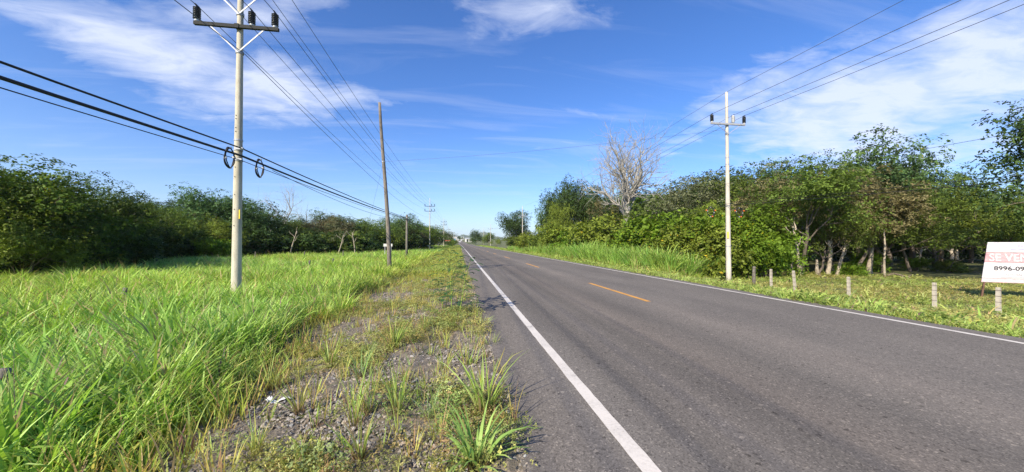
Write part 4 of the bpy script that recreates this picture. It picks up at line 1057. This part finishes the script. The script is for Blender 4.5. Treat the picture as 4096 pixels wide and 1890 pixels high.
# weedy mid-height growth in front of the cane and along the far verges
X, Y = region(rg, 8.6, 22, 20, 190, lambda x, y: np.where(y < 60, 2.6, 1.0) * ((x - bend(y)) > np.interp(y, [20, 26, 60, 190], [12.4, 11.0, 10.4, 10.6])) * ((x - bend(y)) < 17), 2.6); n = len(X); sc = rg.uniform(.45, .95, n)
scatter('weedy_grass', 'knee high weedy grass in front of the cane grass', FIELD, M['grass'], np.stack([X, Y, gz(X, Y)], 1), spin(rg, n), np.stack([sc * 1.4, sc * 1.4, sc], 1), np.stack([1.08 + rg.normal(0, .1, n), np.ones(n), np.ones(n)], 1), rg.integers(0, 10, n), 'grass')


# ------------------------------------------------------------------ single plants on the shoulder
def clump(px, py, hpx, label, n=26, wide=1.0, cols=(G1, G3, GY, GD), wts=(.4, .3, .2, .1), W=.011, th=.35, droop=.9, single=False, seed=0, stem=.9):
    rng = np.random.default_rng(300 + seed)
    # ground point seen at that pixel
    zc = (H + .1) * F / (py - VY)
    for _ in range(6):
        X, Y = XY(px, zc); zc = (H - float(gz(X, Y)) - .01) * F / (py - VY)
    X, Y = XY(px, zc); h = hpx * zc / F
    e = empty('grass_clump', (X, Y, float(gz(X, Y)) + .01), label, 'grass clump', 'grass clumps on the gravel shoulder', rng.uniform(0, 6.28))
    V, Q, C = blades(rng, n, .035 * wide, (h * .7, h * 1.45), W, th, droop, 5, cols, wts, stem)
    V[..., 2] += .03
    if single:
        for k in range(n):
            me = fast_mesh('blade', V[k], Q[k * 5:(k + 1) * 5] - k * 12, C[k], True); link('blade', me, M['leaf_single'], e)
    else:
        link('blades', fast_mesh('blades', V.reshape(-1, 3), Q, C.reshape(-1, 3), True), M['leaf_single'], e)['kind'] = 'stuff'
    V2, Q2, C2 = blades(rng, 26, .05 * wide, (h * .25, h * .55), W * .6, .5, .5, 4, ((.26, .17, .10), (.20, .12, .08)), (.6, .4))
    link('dry_sheaths', fast_mesh('dry_sheaths', V2.reshape(-1, 3), Q2, C2.reshape(-1, 3)), M['leaf_single'], e)['kind'] = 'stuff'
    return e


cl = [(1906, 1857, 215, 'large sprawling grass clump with broad arching blades on the gravel near the asphalt edge', dict(n=46, wide=1.8, W=.021, th=.7, droop=1.7, cols=((.30, .46, .12), (.36, .50, .14), (.24, .40, .10)), wts=(.4, .3, .3), single=True)),
      (1940, 1655, 230, 'upright grass clump on the asphalt edge casting a feathery shadow', dict(n=40, wide=1.5, W=.015, th=.5, droop=1.4, single=True)),
      (1592, 1661, 230, 'tall yellow green grass clump with reddish dry base on the gravel', dict(n=26, W=.010, th=.35, single=True)),
      (1480, 1650, 170, 'grass clump just left of the tall reddish-based clump', dict(n=22, th=.5)), (1720, 1676, 165, 'blue green fine grass clump right of the tall reddish-based clump', dict(n=24, W=.007, th=.6, cols=((.24, .36, .15), (.28, .40, .15)), wts=(.5, .5))),
      (1448, 1829, 150, 'small bright grass clump among low creeping weeds near the bottom', dict(n=22, th=.5)), (1422, 1700, 210, 'thin reddish-stemmed grass clump beside bare stones', dict(n=22, W=.007, th=.3, cols=(G1, GY, GP, GD), wts=(.4, .3, .2, .1))),
      (1203, 1645, 160, 'yellowing grass clump right of the white litter', dict(n=20, W=.010, th=.5, cols=(G3, GY, GD), wts=(.4, .4, .2))), (1447, 1512, 115, 'blue green grass tuft in the middle of the gravel', dict(n=24, W=.008, th=.6, cols=((.24, .37, .15), (.27, .40, .14)), wts=(.5, .5))),
      (1268, 1704, 95, 'single thin yellow green sprig left of the reddish-stemmed clump', dict(n=7, W=.009, th=.2)), (1580, 1390, 125, 'bushy grass clump halfway up the gravel shoulder', dict(n=34, W=.012, th=.45, wide=1.5)), (1032, 1819, 150, 'dry yellow grass clump on the stones at the field margin', dict(n=26, W=.007, th=.35, cols=(GY, GD, G3), wts=(.4, .3, .3))),
      (1224, 1812, 95, 'tiny bright green sprig on bare stones', dict(n=6, W=.010, th=.2, cols=(G1,), wts=(1,))), (1968, 1392, 70, 'low matted grass clump at the asphalt edge past the upright clump', dict(n=30, W=.006, th=.8, wide=2.2, cols=(G3, GY), wts=(.5, .5))),
      (1930, 1300, 50, 'low matted green tuft at the asphalt edge beside the saplings', dict(n=36, W=.007, th=.9, wide=2.6, cols=(G3, GY), wts=(.5, .5))), (1085, 1560, 150, 'yellow green grass clump at the edge of the field beside the litter', dict(n=26, W=.010, th=.35)), (2090, 1735, 80, 'small pale tuft between the two big clumps at the asphalt edge', dict(n=12, W=.008, th=.5)),
      (1325, 1470, 130, 'upright grass clump at the field margin below the sunlit tall grass', dict(n=26, W=.010, th=.3)), (1700, 1330, 80, 'small grass tuft on the gravel in front of the saplings', dict(n=18, W=.009, th=.4)), (1780, 1480, 90, 'thin grass tuft in the weedy middle of the shoulder', dict(n=14, W=.008, th=.35))]
for i, (px, py, hp, lb, kw) in enumerate(cl): clump(px, py, hp, lb, seed=i, **kw)


def sapling(px, py, hpx, lean, label, seed, dz=0, nf=15):
    rng = np.random.default_rng(seed); zc = (H + .03) * F / (py - VY); X, Y = XY(px, zc); h = hpx * zc / F
    e = empty('sapling', (X, Y, float(gz(X, Y)) + .01), label, 'sapling', 'feathery saplings on the shoulder')
    st = np.array([[lean * h * s ** 1.4 + .01 * math.sin(7 * s), .02 * math.sin(4 * s), h * s] for s in np.linspace(0, 1, 12)])
    MB().tube(st, np.linspace(.011, .004, 12), 6).build('stem', M['sap_stem'], e, True)
    for k in range(nf):
        s = .12 + .87 * k / (nf - 1); b = np.array([np.interp(s, np.linspace(0, 1, 12), st[:, c]) for c in range(3)])
        az = k * 2.4 + rng.normal(0, .3); L = h * rng.uniform(.32, .44) * (1.1 - .45 * s); nl = 22
        pts = []
        for t in np.linspace(0, 1, 8):
            el = .75 - 1.35 * t + rng.normal(0, .03); pts.append((el, t))
        P = [b]
        for el, t in pts[:-1]: P.append(P[-1] + np.array([math.cos(az) * math.cos(el), math.sin(az) * math.cos(el), math.sin(el)]) * L / 7)
        P = np.array(P); V, Q, C = [], [], []
        sd = np.array([-math.sin(az), math.cos(az), 0])
        TV, TQ = tube(P, np.linspace(.003, .001, 8), 3); V.append(TV); Q.append(TQ); C.append(np.tile([.12, .22, .04], (len(TV), 1))); o = len(TV)
        for j in range(nl):
            t = (.12 + .86 * j / (nl - 1)) * 7; i = min(int(t), 6); p = P[i] + (P[i + 1] - P[i]) * (t - i); dr = P[i + 1] - P[i]; dr = dr / np.linalg.norm(dr)
            ll = .062 * (1 - .35 * j / nl) * rng.uniform(.85, 1.1)
            for sg in (-1, 1):
                ax = (sd * sg * .8 + dr * .65 + np.array([0, 0, -.25])); ax /= np.linalg.norm(ax); wd = np.cross(ax, [0, 0, 1.]); wd = wd / (np.linalg.norm(wd) + 1e-9) * .011
                V.append(np.array([p, p + ax * ll * .5 + wd, p + ax * ll, p + ax * ll * .5 - wd])); Q.append(np.array([[o, o + 1, o + 2, o + 3]])); o += 4
                C.append(np.tile(np.array([.045, .125, .045]) * rng.uniform(.8, 1.3), (4, 1)))
        fr = link('frond', fast_mesh('frond', np.concatenate(V), np.concatenate(Q), np.concatenate(C)), M['leaf_single'], e)
    return e


M['sap_stem'] = plain('sapling_stem', (.24, .33, .05), .5, .2, 9)
sapling(1838, 1263, 232, .20, 'feathery green sapling leaning over the asphalt edge', 1, nf=26)
sapling(1806, 1240, 252, -.03, 'taller straight feathery sapling behind the leaning one', 2, nf=28)
sapling(1770, 1228, 120, -.15, 'short feathery sapling left of the two taller ones', 3, nf=14)

# litter on the gravel
zc = (H + .15) * F / (1600 - VY); X, Y = XY(1135, zc); lt = empty('litter', (X, Y, float(gz(X, Y)) + .03), 'crumpled white plastic litter lying on the stones', 'litter', None, R(20)); lt.scale = (1.1,) * 3
rng = np.random.default_rng(9); gx_, gy_ = np.meshgrid(np.linspace(-.085, .085, 9), np.linspace(-.028, .028, 5))
Vz = .012 + rng.normal(0, .007, gx_.shape) + .012 * np.sin(gx_ * 40); a = np.array([j * 9 + i for j in range(4) for i in range(8)])
me = fast_mesh('wrapper', np.stack([gx_, gy_ + rng.normal(0, .003, gx_.shape), Vz], -1), np.stack([a, a + 1, a + 10, a + 9], 1))
w_ = link('wrapper', me, M['litter'], lt); w_.modifiers.new('thickness', 'SOLIDIFY').thickness = .002
me = me.copy(); w2 = link('wrapper', me, M['litter'], lt); w2.location = (-.10, .055, .004); w2.rotation_euler = (.3, .2, .9); w2.scale = (.45, .8, 1); w2.modifiers.new('thickness', 'SOLIDIFY').thickness = .002


# ------------------------------------------------------------------ fence posts
def post(px, zc, top_py, lean, label, group, r=.06, wood=False, wires=4, seed=0):
    X, Y = XY(px, zc); g = float(gz(X, Y)); h = ZP(top_py, zc) - g
    e = empty('fence_post', (X, Y, g), label, 'fence post', group, R(8)); rng = random.Random(seed)
    e.rotation_euler = (0, lean, R(8))
    if wood:
        MB().tube([(0, 0, -.25), (.015, .01, h * .4), (-.01, 0, h * .8), (.01, 0, h)], [r * 1.2, r * 1.1, r, r * .9], 9).build('post_body', M['grey_wood'], e, True)
    else:
        b = MB(); k = 9; zs = np.linspace(-.3, h - .02, k)
        for i in range(k - 1): pass
        ring = lambda s, z: [(-s, -s, z), (s, -s, z), (s, s, z), (-s, s, z)]
        V = []
        for z in zs: V += ring(r * (1.08 - .16 * (z + .3) / (h + .3)) + rng.uniform(-.002, .002), z)
        V += ring(r * .8, h); Fc = []
        for i in range(k):
            for j in range(4): Fc.append((i * 4 + j, i * 4 + (j + 1) % 4, i * 4 + 4 + (j + 1) % 4, i * 4 + 4 + j))
        Fc.append(tuple(k * 4 + j for j in range(4))); b.add(V, Fc).build('post_body', M['post'], e)
    for i in range(wires):
        z = h * (.9 - .2 * i); b = MB()
        n = 10; s = r * 1.08 + .004
        pts = [(s * 1.12 * math.cos(a), s * 1.12 * math.sin(a), z + .004 * math.sin(a)) for a in np.linspace(0, 6.283, n)] if wood else [(-s, -s, z), (s, -s, z), (s, s, z), (-s, s, z), (-s, -s, z)]
        b.tube(pts, .0045, 5, False).build('wire_tie', M['rust'], e)
    return e


FP = 'concrete posts of the right fence'
for px, zc, tp, ln, lb, wd in [(3985, 11.2, 1150, .05, 'notched concrete fence post with a vine sprig in front of the sign', False), (3732, 12.9, 1131, .02, 'notched concrete fence post standing alone in the mown grass', False), (3391, 15.9, 1108, .0, 'short vine-covered concrete fence post left of the lone one', False), (3178, 17.4, 1083, -.10, 'leaning pale concrete fence post beside the leaning trunk', False),
                              (3082, 18.9, 1077, .0, 'slim concrete fence post between the wooden and the leaning post', False), (3012, 19.7, 1066, .05, 'thick weathered wooden fence post next to the slim pole', True), (2793, 25, 1063, .0, 'pale concrete fence post at the end of the cane grass', False)]:
    post(px, zc, tp, ln, lb, FP, .047 if not wd else .08, wd, 4, px)
LFP = 'old posts in the left field'
for px, zc, tp, lb in [(499, 9.5, 1152, 'grey post top poking out of the bright field grass'), (1237, 21.2, 1042, 'grey post half sunk in the grass below the small bare tree'), (1331, 25, 1035, 'thin grey post in the grass right of the half sunk post'), (14, 3.6, 1475, 'grey post in the tall grass at the margin of the field'), (1218, 40, 1006, 'dark post before the left wood'), (1372, 42, 1003, 'dark post before the left wood near the leaning trunk'), (1021, 36, 1008, 'dark post before the left wood below the leafless tree')]:
    post(px, zc, tp, .03, lb, LFP, .055, True, 2, px)


# ------------------------------------------------------------------ for-sale sign
def text(body, size, loc, mat, parent, name='lettering', sx=1.0, bold=0.0):
    c = bpy.data.curves.new(name, 'FONT'); c.body = body; c.size = size; c.offset = bold; c.resolution_u = 3
    o = bpy.data.objects.new('tmp', c); COL.objects.link(o); dg = bpy.context.evaluated_depsgraph_get()
    me = bpy.data.meshes.new_from_object(o.evaluated_get(dg)); bpy.data.objects.remove(o); bpy.data.curves.remove(c)
    me.name = name; me.materials.clear()
    t = link(name, me, mat, parent); t.location = loc; t.rotation_euler = (R(90), 0, 0); t.scale = (sx, 1, 1)
    return t


def sale_sign():
    zc = 15.4; X, Y = XY(3921, zc); g = float(gz(X, Y)); zb = ZP(1128, zc) - g
    e = empty('sale_sign', (X, Y, g), 'faded white and red for-sale sign with phone number on rusty legs', 'sign', None, R(-38))
    sk = math.tan(R(7)); W, Ht = 2.44, 1.74
    def sheet(z0, z1, mat, name):
        b = MB(); n = 6
        V = []
        for i in range(n + 1):
            z = z0 + (z1 - z0) * i / n; o = .004 * (i % 2)
            V += [(z * sk, -o, zb + z), (W + z * sk, -o, zb + z), (W + z * sk, .03, zb + z), (z * sk, .03, zb + z)]
        Fc = [(i * 4 + j, i * 4 + (j + 1) % 4, i * 4 + 4 + (j + 1) % 4, i * 4 + 4 + j) for i in range(n) for j in range(4)] + [(3, 2, 1, 0), (n * 4, n * 4 + 1, n * 4 + 2, n * 4 + 3)]
        return b.add(V, Fc).build(name, M[mat], e)
    a = sheet(.0, .17, 'sign_pink', 'bottom_sheet'); w = sheet(.185, .865, 'sign_white', 'number_sheet'); r = sheet(.88, 1.285, 'sign_red', 'banner_sheet'); t = sheet(1.30, Ht, 'sign_white', 'header_sheet')
    y = -.009
    text('8996-090', .25, (.36, y, zb + .53), M['ink_black'], w, 'phone_number', 1.02, .006)
    text('ADRIAN CLACHAR', .13, (.66, y, zb + .30), M['ink_grey'], w, 'owner_line', .98)
    MB().box((1.25, y, zb + .235), (1.4, .003, .02)).build('rule', M['ink_grey'], w)
    text('SE VENDE', .44, (.12 + sk * .9, y, zb + .93), M['ink_pale'], r, 'banner_lettering', .82, .006)
    text('PREMIUM', .135, (.86 + sk * 1.5, y, zb + 1.52), M['ink_blue'], t, 'header_lettering', 1.1)
    MB().box((1.30, y, zb + 1.43), (.9, .003, .03)).build('header_rule', M['ink_blue'], t)
    lg = MB(); lg.add([(.62 + .13 * math.cos(q) * (1 + .25 * math.sin(3 * q)), y, zb + 1.50 + .10 * math.sin(q)) for q in np.linspace(0, 6.1, 14)], [tuple(range(14))]); lg.build('emblem', M['ink_peach'], t)
    for x in (.1, 2.25):
        MB().bar((x - .13, .05, -.3), (x + .20, .05, zb + 1.5), .055).build('leg', M['rust'], e)
    for z in (.25, 1.45): MB().bar((.0 + z * sk, .045, zb + z), (W + z * sk, .045, zb + z), .03).build('rail', M['rust'], e)


sale_sign()


# ------------------------------------------------------------------ far roadside things
def board(px, zc, y0, y1, wpx, mat, label, legs=2, name='roadside_board', stripe=None, base=None):
    X, Y = XY(px, zc); g = float(gz(X, Y)); w = wpx * zc / F; zt, zb = ZP(y0, zc) - g, ZP(y1, zc) - g
    e = empty(name, (X, Y, g), label, 'sign')
    MB().box((0, 0, (zt + zb) / 2), (w, .06, zt - zb)).build('panel', M[mat], e)
    if stripe:
        for k in (-.28, .3): MB().box((k * w, -.034, (zt + zb) / 2 - .02 * zt), (w * .38, .006, (zt - zb) * .42)).build('white_field', M[stripe], e)
    for s in ((-.35, .35) if legs == 2 else (0,)): MB().box((s * w, .06, (zt + zb) / 2 - .15), (.07, .05, zt + zb)).build('leg', M['galv'], e) if False else MB().bar((s * w, .06, -.3), (s * w, .06, zt - .05), .07).build('leg', M['galv'], e)
    return e


board(1790, 158, 962, 969.5, 22.5, 'red_board', 'red board with white fields beside the far power poles', stripe='white_wall')
e = board(1753, 138, 946.5, 957, 3.6, 'white_wall', 'pair of narrow white signs on a dark pole', 1); X, Y = XY(1756, 138)
g = e.location.z; o = MB().box((.52, 0, ZP(951.5, 138) - g), (.34, .06, 1.0)).build('panel', M['white_wall'], e); MB().bar((.27, .08, -.3), (.27, .08, ZP(923, 138) - g), .12).build('sign_pole', M['dark_steel'], e)
board(1552, 44, 976, 987, 34, 'white_wall', 'plain white board standing in the weeds behind the wooden pole')
board(1793, 205, 943.5, 950, 13, 'white_wall', 'white board on tall legs behind the single-armed pole')
board(1819, 300, 956, 964, 6, 'blue_board', 'small blue sign near the far cars')
board(1832, 330, 957, 965.5, 4.5, 'white_wall', 'small white sign beside the far cars', 1)


def building(px, zc, y0, wpx, dep, label, openings, roof='roof', gate=False):
    X, Y = XY(px, zc); g = float(gz(X, Y)); w = wpx * zc / F; h = ZP(y0, zc) - g
    e = empty('building', (X, Y, g), label, 'building')
    MB().box((0, dep / 2, h * .42), (w, dep, h * .84)).build('wall', M['white_wall'], e)
    b = MB(); z = h * .84 + .003; o = .4
    b.add([(-w / 2 - o, -o, z), (w / 2 + o, -o, z), (w / 2 + o, dep + o, z), (-w / 2 - o, dep + o, z), (-w / 2 - o, dep / 2, h), (w / 2 + o, dep / 2, h)], [(0, 1, 5, 4), (2, 3, 4, 5), (1, 2, 5), (3, 0, 4), (3, 2, 1, 0)]); b.build('roof', M[roof], e)
    for (x, zz, ww, hh, nm) in openings: MB().box((x * w, -.02, zz * h), (ww * w, .06, hh * h)).build(nm, M['dark_glass'], e)
    return e


building(1818, 470, 946, 20, 8, 'long white building with pale roof left of the far road', [(-.3, .42, .15, .3, 'window'), (.05, .35, .1, .6, 'door'), (.3, .42, .15, .3, 'window')])
building(1849, 560, 948, 12, 8, 'small white building at the far end of the road', [(-.2, .4, .2, .3, 'window'), (.25, .35, .15, .6, 'door')])
building(1873, 395, 952.5, 26, 7, 'white gate house with a dark opening right of the far road', [(-.12, .36, .26, .66, 'door'), (.28, .42, .16, .4, 'window')])
building(1800, 540, 944, 9, 8, 'white shed behind the long white building', [(0, .35, .25, .6, 'door')])


def car(px, zc, label, lane):
    Y = (zc - lane * sP) / cP; X = lane + float(bend(Y)); e = empty('car', (X, Y, float(rise(Y)) + .005), label, 'car')
    prof = [(-2.1, .35), (-2.15, .75), (-1.9, .9), (-1.0, .98), (-.45, 1.45), (1.2, 1.48), (1.95, 1.0), (2.15, .9), (2.1, .35)]
    V = [(s * (.86 - .14 * max(0, z - .95) / .5), y, z) for s in (-1, 1) for y, z in prof]; n = len(prof)
    MB().add(V, [tuple(range(n)), tuple(range(2 * n - 1, n - 1, -1))] + [(i, i + n, (i + 1) % n + n, (i + 1) % n) for i in range(n)]).build('body', M['car_white'], e)
    MB().add([(-.72, -.98, 1.02), (.72, -.98, 1.02), (.63, -.50, 1.42), (-.63, -.50, 1.42)], [(0, 1, 2, 3)]).build('windscreen', M['dark_glass'], e).location = (0, -.03, .02)
    for s in (-1, 1):
        MB().box((s * .80, .35, 1.2), (.05, 1.5, .3), Matrix.Rotation(-s * .27, 3, 'Y')).build('side_window', M['dark_glass'], e)
        MB().box((s * .6, -2.13, .72), (.3, .06, .14)).build('headlight', M['galv'], e)
        for y in (-1.35, 1.35): MB().tube([(s * .70, y, .32), (s * .90, y, .32)], .32, 14).build('wheel', M['tyre'], e)
    MB().box((0, -2.14, .5), (1.0, .05, .16)).build('grille', M['dark_steel'], e)


car(1841, 345, 'white car driving towards the viewer in the far left lane', 2.9)
car(1852, 420, 'white car farther up the road in the right lane', 6.2)
car(1859, 470, 'white car parked at the right roadside far up the road', 9.4)
# a parked vehicle roof in the weeds by the third pole
X, Y = XY(1701, 104); e = empty('parked_car', (X, Y, float(gz(X, Y))), 'white vehicle half hidden in the weeds beside the left wood', 'car', None, R(70))
prof = [(-2.1, .35), (-2.15, .8), (-1.1, .98), (-.5, 1.5), (1.3, 1.5), (2.0, 1.05), (2.1, .35)]; n = 7
MB().add([(s * .85, y, z) for s in (-1, 1) for y, z in prof], [tuple(range(n)), tuple(range(2 * n - 1, n - 1, -1))] + [(i, i + n, (i + 1) % n + n, (i + 1) % n) for i in range(n)]).build('body', M['car_white'], e)
for s in (-1, 1):
    MB().box((s * .85, .4, 1.22), (.03, 1.5, .36)).build('side_window', M['dark_glass'], e)
    for y in (-1.3, 1.3): MB().tube([(s * .7, y, .32), (s * .9, y, .32)], .32, 12).build('wheel', M['tyre'], e)

# lattice mast
X, Y = XY(1742.5, 560); g = float(gz(X, Y)); h = ZP(899, 560) - g; e = empty('radio_mast', (X, Y, g), 'thin lattice radio mast above the left wood', 'mast')
for a in range(3):
    q = a * 2.094; MB().bar((1.5 * math.cos(q), 1.5 * math.sin(q), 0), (.4 * math.cos(q), .4 * math.sin(q), h), .14).build('mast_leg', M['tower'], e)
    for k in range(14):
        s0, s1 = k / 14, (k + 1) / 14; r0, r1 = 1.5 - 1.1 * s0, 1.5 - 1.1 * s1; q2 = q + 2.094
        MB().bar((r0 * math.cos(q), r0 * math.sin(q), h * s0), (r1 * math.cos(q2), r1 * math.sin(q2), h * s1), .08).build('mast_brace', M['tower'], e)
MB().tube([(0, -.9, h * .72), (0, -.5, h * .72)], .9, 14).build('dish', M['white_wall'], e)
MB().tube([(0, -.9, h * .6), (0, -.5, h * .6)], .7, 14).build('dish', M['white_wall'], e)


# ------------------------------------------------------------------ air
def haze():
    me = bpy.data.meshes.new('haze'); b = MB().box((0, 1800, 56), (5200, 4600, 130)); me.from_pydata(b.v, [], b.f)
    m = bpy.data.materials.new('hazy_air'); m.use_nodes = True; nt = m.node_tree; nt.nodes.clear()
    out = nt.nodes.new('ShaderNodeOutputMaterial'); v = nt.nodes.new('ShaderNodeVolumePrincipled'); nt.links.new(v.outputs[0], out.inputs['Volume'])
    v.inputs['Color'].default_value = (.86, .93, 1, 1); v.inputs['Density'].default_value = .00010; v.inputs['Anisotropy'].default_value = .1
    me.materials.append(m); o = bpy.data.objects.new('haze', me); COL.objects.link(o); tag(o, 'thin bluish haze in the air over the whole scene', kind='stuff')


haze()
